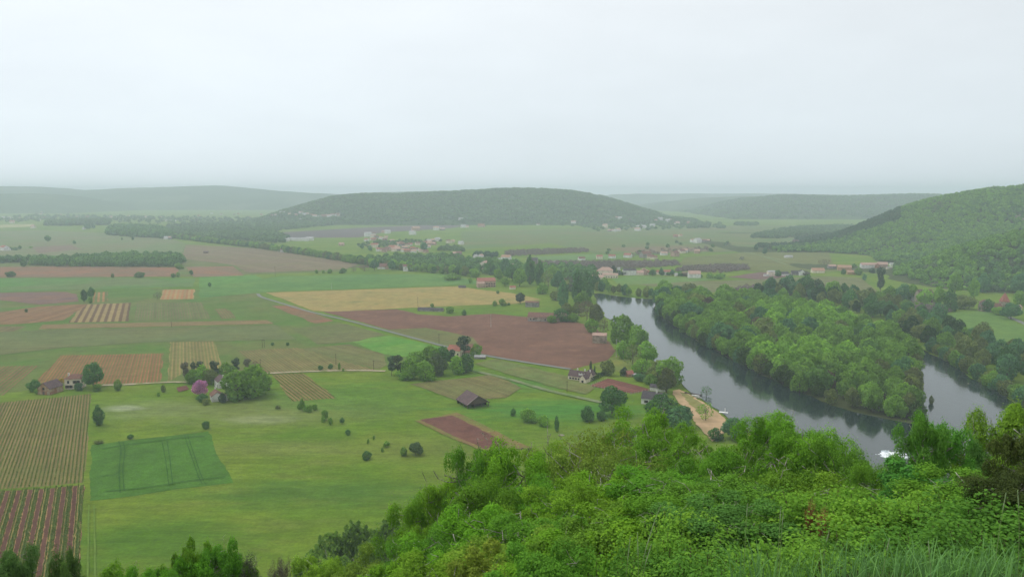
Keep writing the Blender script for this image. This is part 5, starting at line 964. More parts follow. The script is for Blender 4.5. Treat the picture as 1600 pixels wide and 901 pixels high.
# row of houses across the river
o = house('house', 'big pale house with pink hipped roof at the river bend', 947, 433, 21, 12, 9.5, 4.5, -8, W_CREAM, R_PINK, detail=1, hip=True); house('house', 'orange-roofed house beside the big riverside one', 936, 432, 13, 9, 5.5, 3.5, 20, W_PINK, R_ORANGE); house('house', 'long pale terrace in front of the big riverside house', 954, 434.5, 22, 7, 4.5, 2, -6, W_CREAM, R_PINK, detail=1); house('house', 'low pink-roofed annex nearest the water at the river bend', 935, 437, 16, 8, 3.5, 2.4, -12, W_CREAM, R_PINK)
R_DARKR = R_SLATE
for (px, py, w, l, h, ri, ro, wa, rf, lb) in [
    (967, 427, 4, 4, 7, 2, 0, W_WHITE, R_GREY, 'narrow white house end between dark firs'), (984, 430, 19, 9, 7, 2.2, 4, W_WHITE, R_SLATE, 'two-storey white villa with dark openings in the riverside row'), (999, 430, 14, 9, 3.4, 3.2, -10, W_CREAM, R_PINK, 'low pink-roofed house next to the white villa'), (1007, 429.5, 9, 10, 6.5, 3, 80, W_PINK, R_PINK, 'pinkish gabled house next to the white villa'), (1014, 429, 9, 8, 3.5, 2.5, 0, W_CREAM, R_RED, 'small red-roofed house beside the pinkish gabled one'),
    (1043, 430, 11, 8, 5, 2.6, 6, W_WHITE, R_RED, 'white house with red roof between two trees of the riverside row'), (1029, 429, 7, 7, 4, 2.4, 0, W_CREAM, R_RED, 'little cream house between two trees of the riverside row'), (1057, 431.5, 5, 4, 3, 1.4, 0, W_WHITE, R_GREY, 'tiny white outhouse in the riverside row'), (1069, 431, 9, 6, 3.2, 2, 0, W_GREY, R_PINK, 'greyish low house in the riverside row'), (1086, 434.5, 17, 10, 6, 4, -4, W_WHITE, R_PINK, 'white hipped house standing clear at the end of the riverside row'),
    (1198, 432, 7, 4, 2.6, .6, 0, W_WHITE, R_GREY, 'small white flat shed at the start of the east row'), (1206, 431.5, 10, 8, 6.5, 1.4, 0, W_CREAM, R_GREY, 'tall cream house beside the round dark tree'), (1227, 431, 12, 8, 3.0, 2.6, 12, W_WHITE, R_SLATE, 'dark-roofed house on the other side of the round dark tree'), (1245, 430, 12, 8, 3.6, 2.8, -12, W_GREY, R_SLATE, 'dark slate-roofed house before a white gable'), (1254, 430.5, 8, 8, 5.5, 2.6, 85, W_WHITE, R_SLATE, 'white gable house in the east row'), (1280, 426.5, 18, 10, 3.6, 3.6, -6, W_CREAM, R_ORANGE, 'wide orange-roofed house in the east row'),
    (1301, 420, 12, 7, 4, 2.2, 4, W_GREY, R_PINK, 'greyish house under the brown thicket'), (1322, 423, 20, 9, 5, 3.4, -14, W_ORANGE, R_ORANGE, 'big ochre house with orange roofs below the steep hill'), (1332, 429, 12, 8, 3.6, 2.4, -8, W_ORANGE, R_ORANGE, 'lower ochre house in front of the big ochre one'), (1354, 420.5, 14, 9, 6, 3, -6, W_WHITE, R_PINK, 'pale hamlet house at the foot of the steep hill'), (1366, 419.5, 13, 9, 5, 3, 12, W_WHITE, R_PINK, 'middle pale house of the hillside hamlet'), (1373, 421, 7, 7, 5, 2.2, 60, W_BRICK, R_RED, 'small reddish house of the hillside hamlet'), (1381, 419, 15, 10, 5, 3.6, -10, W_PINK, R_PINK, 'pinkish hipped house of the hillside hamlet'), (1395, 415.5, 7, 6, 3.6, 1.6, 0, W_WHITE, R_GREY, 'white house highest in the hillside hamlet'), (1390, 425, 8, 4, 2.4, .8, 0, W_CREAM, R_GREY, 'low pale wall house below the hillside hamlet'), (1233, 403, 14, 7, 3.2, 1.6, 2, W_WHITE, R_GREY, 'lone white house beside the far lane'),
    (872, 430, 26, 9, 4, 3, 0, W_PINK, R_RED, 'long red-roofed house among the bank trees'), (757, 421, 18, 12, 9, 3.5, 70, W_CREAM, R_PINK, 'pale gabled house with pink roof behind the hedge line'), (795, 418.5, 16, 9, 5, 2.8, 6, W_WHITE, R_PINK, 'white house with pink roof in the trees, upper of three'), (801, 421, 14, 9, 4, 2.6, -8, W_WHITE, R_PINK, 'white house with pink roof in the trees, middle of three'), (803, 425, 11, 8, 4, 2.2, 0, W_WHITE, R_PINK, 'white house with pink roof in the trees, lowest of three'), (832, 411, 18, 10, 5, 4, -12, W_GREY, R_SLATE, 'grey-roofed farm before the mauve orchard'), (826, 413, 8, 7, 6, 2, 70, W_WHITE, R_SLATE, 'white gable end beside the grey-roofed farm'), (865, 411, 14, 4, 2.4, .8, 0, W_WHITE, R_GREY, 'low white shed inside the mauve orchard'),
    (743, 403.5, 7, 6, 5, 2, 60, W_WHITE, R_GREY, 'small white house before the dark pine clump'), (751, 403.5, 9, 8, 5, 2.4, 60, W_WHITE, R_PINK, 'white house with pink roof before the dark pine clump'), (752, 406, 34, 1.2, 1.6, .3, -2, W_WHITE, R_GREY, 'long low white walled yard before the dark pine clump'), (791, 406, 17, 10, 5, 3.4, -22, W_WHITE, R_ORANGE, 'white house with orange roof on the bright lawn'), (778, 407, 8, 5, 3.4, 1, 0, W_WHITE, R_GREY, 'small white annex on the bright lawn')]:
    house('house', lb, px, py, w, l, h, ri, ro, wa, rf)

# villages: each house its own object
def village(where, spots, seed, group=None):
    r = np.random.default_rng(seed); ws = [W_WHITE, W_CREAM, W_PINK, W_WHITE, W_GREY]; wn_ = ['white', 'cream', 'pinkish', 'white', 'grey']; rs = [R_PINK, R_BROWN, R_RED, R_GREY]; rn = ['pink', 'brown', 'red', 'pale grey']
    if seed in (101, 103, 105): spots = list(spots) + [(q[0] + r.uniform(3, 8) * r.choice([-1, 1]), q[1] + r.uniform(-2.2, 1.6), .9) for q in spots[::2 if seed == 101 else 3]]
    for i, s_ in enumerate(sorted(spots, key=lambda q: q[:2])):
        px, py = s_[:2]; k = s_[2] if len(s_) > 2 else 1.0
        a, b_ = (0, 3) if len(s_) > 3 else (r.integers(5), r.choice([0, 0, 1, 2, 1]))
        house('village_house', f'{wn_[a]} house with {rn[b_]} roof, {ordinal(i + 1)} along {where}', px, py, r.uniform(9.5, 13) * k, r.uniform(7.5, 9) * k, r.uniform(3.8, 5.8) * min(k, 1.6), r.uniform(2.2, 3.2) * min(k, 1.5), r.uniform(-35, 35), ws[a], rs[b_], group, z=None)
village('the village behind the hedge line', [(574, 370, 1.6, 1), (583, 368), (605, 365, 1.5, 1), (588, 372), (595, 374), (584, 376), (572, 377), (612, 379), (585, 387, 1.3), (591, 393), (597, 393), (605, 392), (611, 388), (615, 393), (620, 390), (622, 392), (628, 385), (632, 390), (640, 384), (645, 391), (650, 392), (646, 395), (657, 394), (652, 383), (664, 381), (670, 379, 1, 1), (671, 383), (677, 383), (676, 378), (683, 377, 1.2, 1), (662, 388), (601, 377), (636, 394), (625, 382)], 101)
village('the outskirts above the village', [(649, 361, 2), (644, 367, 1.4, 1), (681, 360, 1.6), (691, 360, 1.3), (701, 380), (706, 379), (720, 382, 1, 1), (711, 399), (717, 399), (724, 356, 1.5, 1), (729, 356, 1.2), (752, 355, 2), (533, 384), (720, 345, 1.3, 1), (841, 352), (896, 351, 1.4)], 102)
village('the hamlet under the long hill end', [(969, 343, 1.4, 1), (980, 342), (984, 345), (1032, 344, 1.5, 1), (1044, 347, 1.7, 1), (1048, 345), (1059, 351, 1.3), (1076, 352), (946, 356, 1.6), (1003, 357, 2.6, 1), (997, 361, 1.7), (1020, 356, 1.6, 1), (953, 362), (962, 362, 1, 1), (967, 361), (1056, 371)], 103)
village('the scattered farms on the hazy farmland', [(1084, 379), (1091, 380, 1.5, 1), (1101, 379), (1106, 379), (982, 403, 1.2), (1010, 403, 1.7), (1017, 404), (1022, 405), (1056, 401, 1.3), (1066, 396, 1.2), (1071, 395), (1038, 399), (909, 407), (937, 405), (957, 404), (1090, 396)], 104)
village('the faint town at the valley end', [(3, 342, 1.6, 1), (12, 343, 2, 1), (17, 349, 1.5), (57, 336), (64, 334, 1.4), (68, 342, 1.3), (52, 337), (41, 339), (33, 332), (24, 343), (47, 342), (60, 345, 1, 1), (88, 338), (104, 337), (120, 340), (135, 340), (172, 341, 1.5), (179, 340, 1, 1), (200, 339), (228, 340), (250, 341), (310, 338), (330, 334, 1, 1), (345, 336), (372, 335), (390, 341), (408, 336)], 105)
village('the hillside town on the long hill foot', [(440, 334, 1.5, 1), (452, 336), (462, 337), (469, 334, 1.5), (474, 337, 1.4, 1), (480, 335), (486, 338), (491, 340, 1.5), (499, 341, 1.2, 1), (506, 340, 2), (513, 340, 2), (520, 339, 2), (527, 338, 1.8), (470, 345, 1, 1), (424, 338), (430, 337)], 106)
village('the lone farms of the pale fields', [(50, 357, 1.4), (3, 392, 1.4), (8, 392, 1, 1), (130, 359, 1, 1), (148, 350, 1.2, 1), (259, 374, 1.1, 1), (264, 374)], 107)
for i, (px, py, w) in enumerate([(436, 376, 34), (444, 377, 22), (457, 376, 30), (469, 376.5, 38), (479, 376, 30), (483, 374.5, 18), (266, 346, 40)]):
    house('warehouse', f'long white industrial shed by the hazy woods, {ordinal(i + 1)} from the village' if i < 6 else 'long white shed in front of the faint town', px, py, w, 14, 5.5, 1.6, 2, W_WHITE, R_GREY, cat='shed')

# ------------------------------------------------------------------ poles
def pole(px, py, hpx, label, mat, arm=True, r0=.16):
    x, y = G(px, py); h = hpx * mpp(px, py); o = empty('utility_pole', (x, y, 0), random.uniform(-.5, .5)); tag(o, label, 'pole')
    b = MB(); b.tube([(0, 0, -.5), (0, 0, h)], [r0, r0 * .65], 8); b.build('shaft', mat, o)
    if arm:
        b = MB(); b.box(-.8, .8, -.07, .07, h - .7, h - .55); cr = b.build('crossarm', mat, o)
        for xx in (-.7, 0, .7):
            b = MB(); b.tube([(xx, 0, h - .56), (xx, 0, h - .42), (xx, 0, h - .3)], [.05, .08, .04], 6); b.build('insulator', M_CERAM, cr)
    return o
pole(767, 511, 21, 'tall pale concrete pole standing in the brown ploughed field', M_CONC, True, .24); pole(963, 558, 29, 'pale pole of the pair beside the riverside grove, away from the water', M_CONC, True, .24); pole(968, 558, 27, 'pale pole of the pair beside the riverside grove, on the water side', M_CONC, True, .24)
for px, py, h, lb in [(653, 479, 15, 'dark thin pole at the end of the long dark shed'), (430, 432, 16, 'dark thin pole at the edge of the mauve vineyards'), (525, 569, 17, 'dark pole in the olive vineyard above the pale track'), (584, 578, 16, 'dark pole beside the pale track'), (686, 537, 16, 'dark pole beside the valley road'), (407, 576, 16, 'dark pole at the end of the farm grove'), (410, 543, 13, 'dark pole above the pinkish vineyard'), (413, 543, 13, 'twin of the dark pole above the pinkish vineyard'), (640, 590, 24, 'pale pole in front of the tree clump'), (886, 612, 18, 'thin dark pole beside the grassy lane'), (268, 511, 10, 'dark pole in the long reddish strip'), (518, 452, 10, 'thin pale pole in the green field above the yellow one')]:
    pole(px, py, h, lb, M_CONC if 'pale pole' in lb else M_POLEW)
# ------------------------------------------------------------------ waterside bits
x, y = G(1084, 617); o = empty('jetty', (x, y, 0), R(-38)); tag(o, 'dark wooden jetty curving into the river by the beach', 'jetty')
b = MB(); b.box(-6, 5, -.8, .8, .7, .85); b.build('deck', W_DARK, o)
for xx in (-5, -1, 4.6):
    b = MB(); b.tube([(xx, -.7, -1), (xx, -.7, 1.5)], .14); b.build('post', M_POLEW, o); b = MB(); b.tube([(xx, .7, -1), (xx, .7, 1.5)], .14); b.build('post', M_POLEW, o)
def boat(px, py, L, rot, mat, label):
    x, y = G(px, py); o = empty('rowing_boat', (x, y, .12), R(rot)); tag(o, label, 'boat'); b = MB(); n = 9; rows = []
    for i in range(n):
        s = i / (n - 1); xx = (s - .5) * L; w = .75 * math.sin(math.pi * (.12 + .80 * s)) ** .7; rows.append([(xx, -w, .65), (xx, -w * .7, .1), (xx, 0, 0), (xx, w * .7, .1), (xx, w, .65), (xx, w * .86, .6), (xx, 0, .16), (xx, -w * .86, .6)])
    for i in range(n - 1):
        for k in range(8): b.poly([rows[i][k], rows[i + 1][k], rows[i + 1][(k + 1) % 8], rows[i][(k + 1) % 8]])
    b.poly(rows[0][::-1]); b.poly(rows[-1]); b.build('hull', mat, o)
    for xx in (-L * .2, L * .15): b = MB(); b.box(xx - .16, xx + .16, -.6, .6, .42, .48); b.build('thwart', M_WOODP, o)
boat(1087, 619, 5, -30, M_WHITEP, 'pale rowing boat drawn up beside the dark jetty'); boat(1091, 622, 4.4, -40, M_CONC, 'smaller pale rowing boat on the beach shoulder')
x, y = G(1131, 645); o = empty('landing_stage', (x, y, 0), R(-25)); tag(o, 'white floating stage with a white post at the beach end', 'landing stage'); b = MB(); b.box(-2.6, 2.2, -.9, .9, .15, .5); b.build('float', M_WHITEP, o); b = MB(); b.tube([(.6, 0, .5), (.6, 0, 2.8)], .22); b.build('post', M_WHITEP, o)
x, y = G(948, 449); boat(949, 451, 6, 5, M_WHITEP, 'white boat moored below the riverside houses')
def rock(px, py, s, label, mat):
    x, y = G(px, py); r = np.random.default_rng(int(px)); import bmesh
    bm = bmesh.new(); bmesh.ops.create_icosphere(bm, subdivisions=3, radius=1)
    for v in bm.verts: v.co *= 1 + .22 * float(wav(np.array(v.co.x * 2 + px), np.array(v.co.y * 2 + v.co.z * 1.7), 1.3, 4)); v.co.z *= .5; v.co.x *= 1.5
    me = bpy.data.meshes.new('rock'); bm.to_mesh(me); bm.free(); o = link('rock', me, [mat]); o.location = (x, y, .1); o.scale = (s, s, s); tag(o, label, 'rock')
M_ROCK = mottled('wet_rock', S(70, 68, 62), .3, 1.5, .6, .4); M_PALE = mottled('limestone', S(158, 150, 136), .2, .8)
rock(1444, 636, .9, 'dark wet rock in the river off the island tip', M_ROCK); rock(1514, 600, 1.0, 'pale flat rock at the far backwater bank', M_PALE)
T('river_sapling', 'bush', 1456, 632, 8, 14, OLV, 'small sapling growing out of the river off the island tip', 'tree')
rock(877, 680, .9, 'pale stone block beside the small dark cypress', M_PALE)
x, y = G(823, 703); o = empty('wood_pile', (x, y, 0), R(-8)); tag(o, 'dark low wood pile at the end of the small ploughed plot', 'wood pile')
for i in range(3):
    b = MB()
    b.tube([(-2.6 + .2 * i, i * .55 - .5, .35 + (.35 if i == 1 else 0)), (2.5, i * .55 - .5, .35 + (.35 if i == 1 else 0))], .34, 9); b.build('log', M_POLEW, o)
# bare rock and scrub patches on the steep hill
def crag(px, py, w, h, label):
    best = min(((abs(float(steep_z(np.array(at(px, py, D)[0]), np.array(D))) - at(px, py, D)[2]), D) for D in range(900, 1900, 8)))[1]
    x, y, z = at(px, py, best); import bmesh; bm = bmesh.new(); bmesh.ops.create_grid(bm, x_segments=14, y_segments=10, size=.5)
    for v in bm.verts:
        u, q = v.co.x * w, (v.co.y + .5) * h; k = wav(np.array(u + px), np.array(q * 2.), .25, 8); v.co = (u, -2 + float(k) * 1.6 + q * .4, q * (1 + .1 * float(k)) - 1 + 9 * 0)
    me = bpy.data.meshes.new('crag'); bm.to_mesh(me); bm.free(); sol = link('limestone_crag', me, [M_PALE]); sol.location = (x, y - 5, z + 2); m_ = sol.modifiers.new('thick', 'SOLIDIFY'); m_.thickness = 3; tag(sol, label, 'crag')
crag(1588, 341, 9, 5, 'pale limestone crag breaking through the steep wooded hill'); crag(1598, 346, 8, 4, 'lower pale limestone crag on the steep wooded hill')
# ------------------------------------------------------------------ the wooded cliff slope below the viewpoint
def leaf_sprays(centres, radii, n_each, size, r, flat=.75, up=.7, shape=6, tint0=None, drop=.0):
    """leaf-shaped faces gathered in sprays round twig ends"""
    m = len(centres); k = np.repeat(np.arange(m), n_each); N = len(k)
    P = centres[k] + r.normal(0, 1, (N, 3)) * radii[k][:, None] * np.array([.62, .62, .62 * flat])
    nr = unit(r.normal(0, .62, (N, 3)) + np.array([0, 0, up]) + unit(P - centres[k]) * 1.3)
    a = unit(np.cross(nr, r.normal(0, 1, (N, 3)))); a[:, 2] -= drop; a = unit(a); b = np.cross(nr, a)
    s = (size * r.uniform(.6, 1.3, N))[:, None]; w = s * r.uniform(.28, .42, (N, 1))
    if shape == 6: pts = [(-.5, 0, 0), (-.2, -1, .10), (.25, -.8, .10), (.55, 0, -.06), (.25, .8, .10), (-.2, 1, .10)]
    else: pts = [(-.5, 0, 0), (0, -1, .12), (.55, 0, -.06), (0, 1, .12)]
    Q = np.stack([P + a * s * x + b * w * y + nr * s * z for x, y, z in pts], 1)
    ct = (r.uniform(0, 1, m) if tint0 is None else tint0)[k]
    return Q, np.clip(ct * .6 + r.uniform(0, 1, N) * .4, 0, 1)
def slope_tree_meshes(seed, H, W, leaf=.13, n_each=105, dead=.25, sprays=9, open_=1.0, c0=.22):
    r = np.random.default_rng(seed); b = MB(); lean = r.uniform(-.06, .06, 2) * H
    def trunk_at(t_): return np.array([lean[0] * t_ * t_ + .02 * H * math.sin(5 * t_), lean[1] * t_ * t_, H * t_])
    b.tube([trunk_at(x) - (np.array([0, 0, .6]) if x == 0 else 0) for x in np.linspace(0, .86, 8)], list(np.linspace(.026 * H, .006 * H, 8)), 7)
    C_, Rd = [], []; nl = int(18 * open_)
    for i in range(nl):
        t0 = c0 + (.86 - c0) * (i + r.uniform(0, .8)) / nl; a = i * 2.39 + r.uniform(-.4, .4); p0 = trunk_at(t0)
        reach = W * .5 * (1.0 - .5 * max(0, ((t0 - c0) / (.9 - c0) - .42) / .58) ** 1.6) * r.uniform(.72, 1.12); rise = min(H * (.97 - t0), .6 * W) * r.uniform(.25, .6) * (.6 + .6 * t0)
        d = np.array([math.cos(a), math.sin(a), 0]); pts = [p0]
        for s in (.35, .7, 1.0): pts.append(p0 + d * reach * s + np.array([0, 0, rise * s ** .8]) + r.normal(0, .05 * reach, 3))
        rad = .010 * H * (1.15 - .6 * t0); b.tube(pts, [rad, rad * .7, rad * .42, rad * .16], 5)
        for sp in (.5, .74, 1.0):                                              # leaf masses at the end and the middle of each limb
            k = 1 if sp < .7 else 2; q1 = pts[k] + (pts[k + 1] - pts[k]) * {.5: .5, .74: .3, 1.0: 1.0}[sp] + r.normal(0, .05, 3) * W + np.array([0, 0, .03 * W])
            if sp > .7 or r.random() < .75: C_.append(q1); Rd.append(r.uniform(.06, .105) * W)
        for j in range(5):                                                  # side twigs, some of them dead and grey with lichen
            s = r.uniform(.3, 1.0); k = min(2, int(s / .36)); q0 = pts[k] + (pts[k + 1] - pts[k]) * .5; off = r.normal(0, .11, 3) * W; off[2] = abs(off[2]) * .7; q1 = q0 + off
            b.tube([q0, (q0 + q1) / 2 + r.normal(0, .02 * W, 3), q1], [rad * .4, rad * .26, rad * .1], 4, cap=False)
            if r.random() < dead: q2 = q1 + d * .045 * W + r.normal(0, .04 * W, 3) + np.array([0, 0, .05 * W]); b.tube([q1, q2, q2 + r.normal(0, .035 * W, 3)], [rad * .42, rad * .26, rad * .08], 4, cap=False)
    for j in range(4): C_.append(trunk_at(.86 + .03 * j) + r.normal(0, 1, 3) * np.array([.07, .07, .01]) * W); Rd.append(r.uniform(.07, .11) * W)
    C_, Rd = np.array(C_), np.array(Rd)
    m = len(C_); k = np.repeat(np.arange(m), n_each); N = len(k); d = unit(r.normal(0, 1, (N, 3)) + np.array([0, 0, .38]))
    ph = r.uniform(0, 6, (m, 3))[k]; lump = np.sin(d[:, 0] * 5 + ph[:, 0]) * np.sin(d[:, 1] * 5 + ph[:, 1]) + .5 * np.sin(d[:, 2] * 7 + ph[:, 2] + d[:, 0] * 4)
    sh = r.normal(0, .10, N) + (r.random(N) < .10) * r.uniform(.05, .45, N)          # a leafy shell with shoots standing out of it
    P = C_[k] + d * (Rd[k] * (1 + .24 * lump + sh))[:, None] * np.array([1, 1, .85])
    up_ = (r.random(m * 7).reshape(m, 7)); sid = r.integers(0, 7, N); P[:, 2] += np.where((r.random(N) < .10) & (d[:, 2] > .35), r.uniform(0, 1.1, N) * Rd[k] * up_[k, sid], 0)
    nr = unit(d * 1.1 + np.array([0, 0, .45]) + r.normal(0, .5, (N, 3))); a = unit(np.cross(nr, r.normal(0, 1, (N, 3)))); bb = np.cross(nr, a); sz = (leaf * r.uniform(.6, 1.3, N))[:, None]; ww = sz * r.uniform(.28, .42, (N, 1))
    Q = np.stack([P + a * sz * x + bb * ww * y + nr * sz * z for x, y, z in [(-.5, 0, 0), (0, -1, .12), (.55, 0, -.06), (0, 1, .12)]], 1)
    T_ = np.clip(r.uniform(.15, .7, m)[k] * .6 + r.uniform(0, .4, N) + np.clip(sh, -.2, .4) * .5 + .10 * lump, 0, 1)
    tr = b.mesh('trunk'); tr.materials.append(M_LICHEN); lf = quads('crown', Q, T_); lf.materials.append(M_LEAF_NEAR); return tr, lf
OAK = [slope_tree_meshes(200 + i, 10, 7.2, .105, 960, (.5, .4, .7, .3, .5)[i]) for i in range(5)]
OAKT = [slope_tree_meshes(260 + i, 15, 7.2, .105, 920, .4, c0=.52) for i in range(4)]
LOW = [slope_tree_meshes(220 + i, 5, 4.6, .085, 900, .3) for i in range(4)]
ASH = [slope_tree_meshes(240 + i, 9, 5.4, .11, 760, .05, 9) for i in range(2)]
SPARSE = [slope_tree_meshes(250, 9, 6.5, .11, 330, .9)]
G1 = (.195, .400, .040); G2 = (.150, .340, .040); G3 = (.240, .450, .055); G4 = (.118, .290, .056); G5 = (.230, .370, .052); FARG = (.110, .215, .050); BRW = (.105, .165, .042)
def slope_tree(name, kit, px, py, Y, h, col, label, hmin=2.0, w=None, cat='tree'):
    X, _, zt = at(px, py, Y); g = float(ground_z(np.array(X), np.array(Y))); H = max(hmin, zt - g) if h is None else h
    base = g if h is None else max(g - .2, zt - H)
    base = min(base, g); H = zt - base
    if kit is OAK and w and H / w > 1.75: kit = OAKT
    i = random.randrange(100); tr, lf = kit[i % len(kit)]; H0 = float(np.percentile([v.co.z for v in list(lf.vertices)[::37]], 99.7))
    W0 = {'OAK': 1}.get(name, 1); s = H / H0; W0 = 2 * float(np.percentile([math.hypot(v.co.x, v.co.y) for v in list(lf.vertices)[::37]], 95)); ws = s if w is None else (.80 if px > 900 else .72) * w / W0
    o = empty(name, (X, Y, base), random.uniform(0, 6.28), (ws, ws, s)); tag(o, label, cat)
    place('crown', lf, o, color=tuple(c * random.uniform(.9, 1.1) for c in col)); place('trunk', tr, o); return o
for kit, px, py, Y, w, c, lb in [
    (SPARSE, 437, 868, 110, 5, (.16, .15, .10), 'bare grey sapling in the meadow at the slope foot'),
    (LOW, 14, 862, 24, 2.8, (.14, .27, .07), 'feathery tree top rising over the banded vineyard corner'), (LOW, 100, 858, 24, 1.9, (.14, .27, .07), 'slim feathery tree top rising over the banded vineyard'), (LOW, 292, 850, 28, 2.6, G2, 'pointed green tree top over the lower meadow'), (LOW, 334, 848, 28, 3.0, G2, 'twin pointed green tree top over the lower meadow'), (LOW, 180, 884, 26, 3.0, G1, 'bright leafy top over the pale wheel lines'), (LOW, 230, 893, 25, 3.0, G2, 'low bright leafy top beside the pointed tree tops'), (SPARSE, 384, 868, 30, 3, (.13, .14, .09), 'grey twiggy shrub top in the lower meadow'), (LOW, 366, 876, 30, 2.6, G2, 'small green top beside the grey twiggy shrub'), (LOW, 265, 880, 27, 3, G2, 'green leafy top before the pointed tree tops'),
    (LOW, 500, 872, 34, 4.6, G3, 'yellow-green leafy top below the dark slope-foot trees'), (LOW, 570, 868, 32, 5.0, G5, 'pale green leafy top below the dark slope-foot trees'), (OAK, 655, 778, 46, 7, G1, 'bright oak at the meadow edge of the slope wood'), (OAK, 696, 752, 44, 7.5, G1, 'second bright oak in from the meadow edge of the slope wood'), (OAK, 742, 704, 43, 6, G2, 'tall oak tip just under the small ploughed plot'), (OAK, 796, 700, 42, 8, G1, 'bright oak below the wood pile with its crown against the meadow'), (OAK, 760, 752, 34, 7, G2, 'broad oak below the tall oak tip'), (OAK, 845, 742, 36, 7.5, G2, 'darker oak with grey dead twigs below the cypress'),
    (OAK, 886, 694, 46, 7.5, G5, 'yellowish oak below the small cypress'), (SPARSE, 920, 664, 47, 8, G5, 'thin yellow-green oak partly hiding the slate-roofed house'), (SPARSE, 968, 690, 40, 8, G5, 'thin oak with pale twigs in front of the slate-roofed house'), (OAK, 1008, 648, 48, 8, G1, 'bright full oak below the white riverside house'), (OAK, 1050, 668, 44, 7, G1, 'bright full oak below the sandy beach'), (OAK, 1104, 706, 36, 6.4, G2, 'green oak just under the tip of the beach'), (OAK, 1152, 690, 44, 6.4, G2, 'green oak between beach and orange-roofed house'), (OAK, 1204, 642, 46, 7, G1, 'tall light oak whose tip stands against the river'), (OAK, 1244, 672, 42, 7, G2, 'green oak against the river beside the tall light one'), (OAK, 1290, 676, 40, 7.5, G1, 'wide bright oak under the island reflection'), (OAK, 1330, 696, 38, 6, G2, 'green oak upstream side of the weir foam'), (OAK, 1372, 728, 34, 5, G2, 'low green oak directly below the weir foam'), (OAK, 1412, 736, 34, 4.6, G1, 'low bright oak between weir foam and ash'), (ASH, 1440, 650, 22, 2.1, (.15, .34, .06), 'feathery ash rising against the river beside the weir foam'), (ASH, 1474, 662, 23, 2.7, (.15, .34, .06), 'second feathery ash with its top against the backwater'), (ASH, 1512, 686, 24, 2.6, (.14, .31, .06), 'third, lower feathery ash towards the juniper'), (LOW, 1545, 690, 38, 5, FARG, 'grey-green tree between the ash and the dark juniper'), (OAK, 1588, 642, 24, 4.4, G5, 'yellow-green oak top above the dark juniper'),
    (OAK, 900, 762, 26, 6.5, G1, 'oak with pale lichen branches in the heart of the slope wood'), (OAK, 965, 752, 28, 7, G1, 'bright oak below the thin yellow ones'), (OAK, 1035, 742, 27, 7, G2, 'leafy oak at the centre of the slope wood'), (OAK, 1100, 758, 24, 6.5, G2, 'leafy oak with a dark trunk in the slope wood'), (OAK, 1165, 752, 26, 6.5, G4, 'deep green oak over the bramble bank'), (OAK, 1225, 746, 26, 6, G2, 'green oak rising behind the yellow-tipped brambles'), (OAK, 1296, 748, 26, 6, G1, 'bright oak rising behind the brambles'), (OAK, 1350, 770, 24, 5.5, G2, 'oak behind the tallest yellow-tipped shrub'), (LOW, 1440, 772, 22, 4.0, G4, 'bushy green tree under the feathery ash'), (LOW, 1475, 742, 20, 5, G4, 'bushy tree under the second feathery ash'), (LOW, 1530, 752, 17, 4.6, G2, 'bushy tree in front of the dark juniper'),
    (OAK, 676, 832, 28, 6, G2, 'low oak in the lower corner of the slope wood'), (OAK, 740, 806, 25, 6, G1, 'bright oak low in the slope wood'), (LOW, 800, 838, 21, 5.5, G5, 'olive-brown young oak low in the slope wood'), (OAK, 838, 806, 23, 5.5, G2, 'oak with grey twigs low in the slope wood'), (LOW, 895, 830, 17, 4.6, G1, 'bright young oak before the grass stalks'), (LOW, 948, 818, 16, 4.2, G2, 'young oak behind the tall grass stalk'), (LOW, 1010, 806, 16, 4.2, G1, 'young oak just beside the tall grass stalk'), (LOW, 1062, 796, 16, 4.0, G2, 'young oak on the bramble side of the grass stalk'), (LOW, 1130, 794, 15, 4.0, G4, 'shady young oak behind the brambles'), (LOW, 630, 876, 24, 5, G1, 'bright leafy bush at the bottom corner of the slope wood'), (LOW, 700, 878, 19, 4.4, G1, 'bright leafy bush low beside the corner one'), (LOW, 760, 874, 17, 4.0, G5, 'brownish green bush low in the slope wood'), (LOW, 850, 872, 13, 3.4, G2, 'leafy bush beside the first grass tufts')]:
    slope_tree('slope_tree', kit, px, py, Y, None, c, lb, w=w)
for px, py, pw, ph, Y, f, c, lb in [(512, 832, 84, 82, 214, 'wide', GM, 'dark hazy tree at the slope foot, farthest out in the meadow'), (556, 814, 88, 92, 220, 'wide', GM, 'broad dark hazy tree at the slope foot'), (606, 808, 84, 96, 210, 'wide', GM, 'dark hazy tree at the slope foot, touching the bright leafy wood'), (580, 846, 84, 80, 198, 'wide', GM, 'green tree just below the dark hazy slope-foot trees'), (470, 872, 60, 40, 206, 'bush', GM, 'low hazy bush at the slope foot'), (530, 872, 80, 70, 190, 'wide', GM, 'leafy tree under the dark slope-foot trees, on the meadow side'), (612, 884, 84, 70, 176, 'wide', GM, 'leafy tree under the dark slope-foot trees, on the oak side')]:
    X, _, zt = at(px, py, Y); s_ = math.hypot(Y, CAM_Z - zt) / FPX; g = float(ground_z(np.array(X), np.array(Y))); b_ = min(g, zt - ph * s_) if zt - g > 3 else g
    tree('slope_foot_tree', f, X, Y, pw * s_, zt - b_, tuple(q * .78 for q in c), lb, z=b_)
slope_tree('juniper', LOW, 1612, 676, 15, None, BRW, 'dark brown-green juniper at the cliff edge', w=1.9); slope_tree('juniper', LOW, 1598, 736, 14, None, (.080, .125, .036), 'lower dark juniper bough mass at the cliff edge', w=2.2)

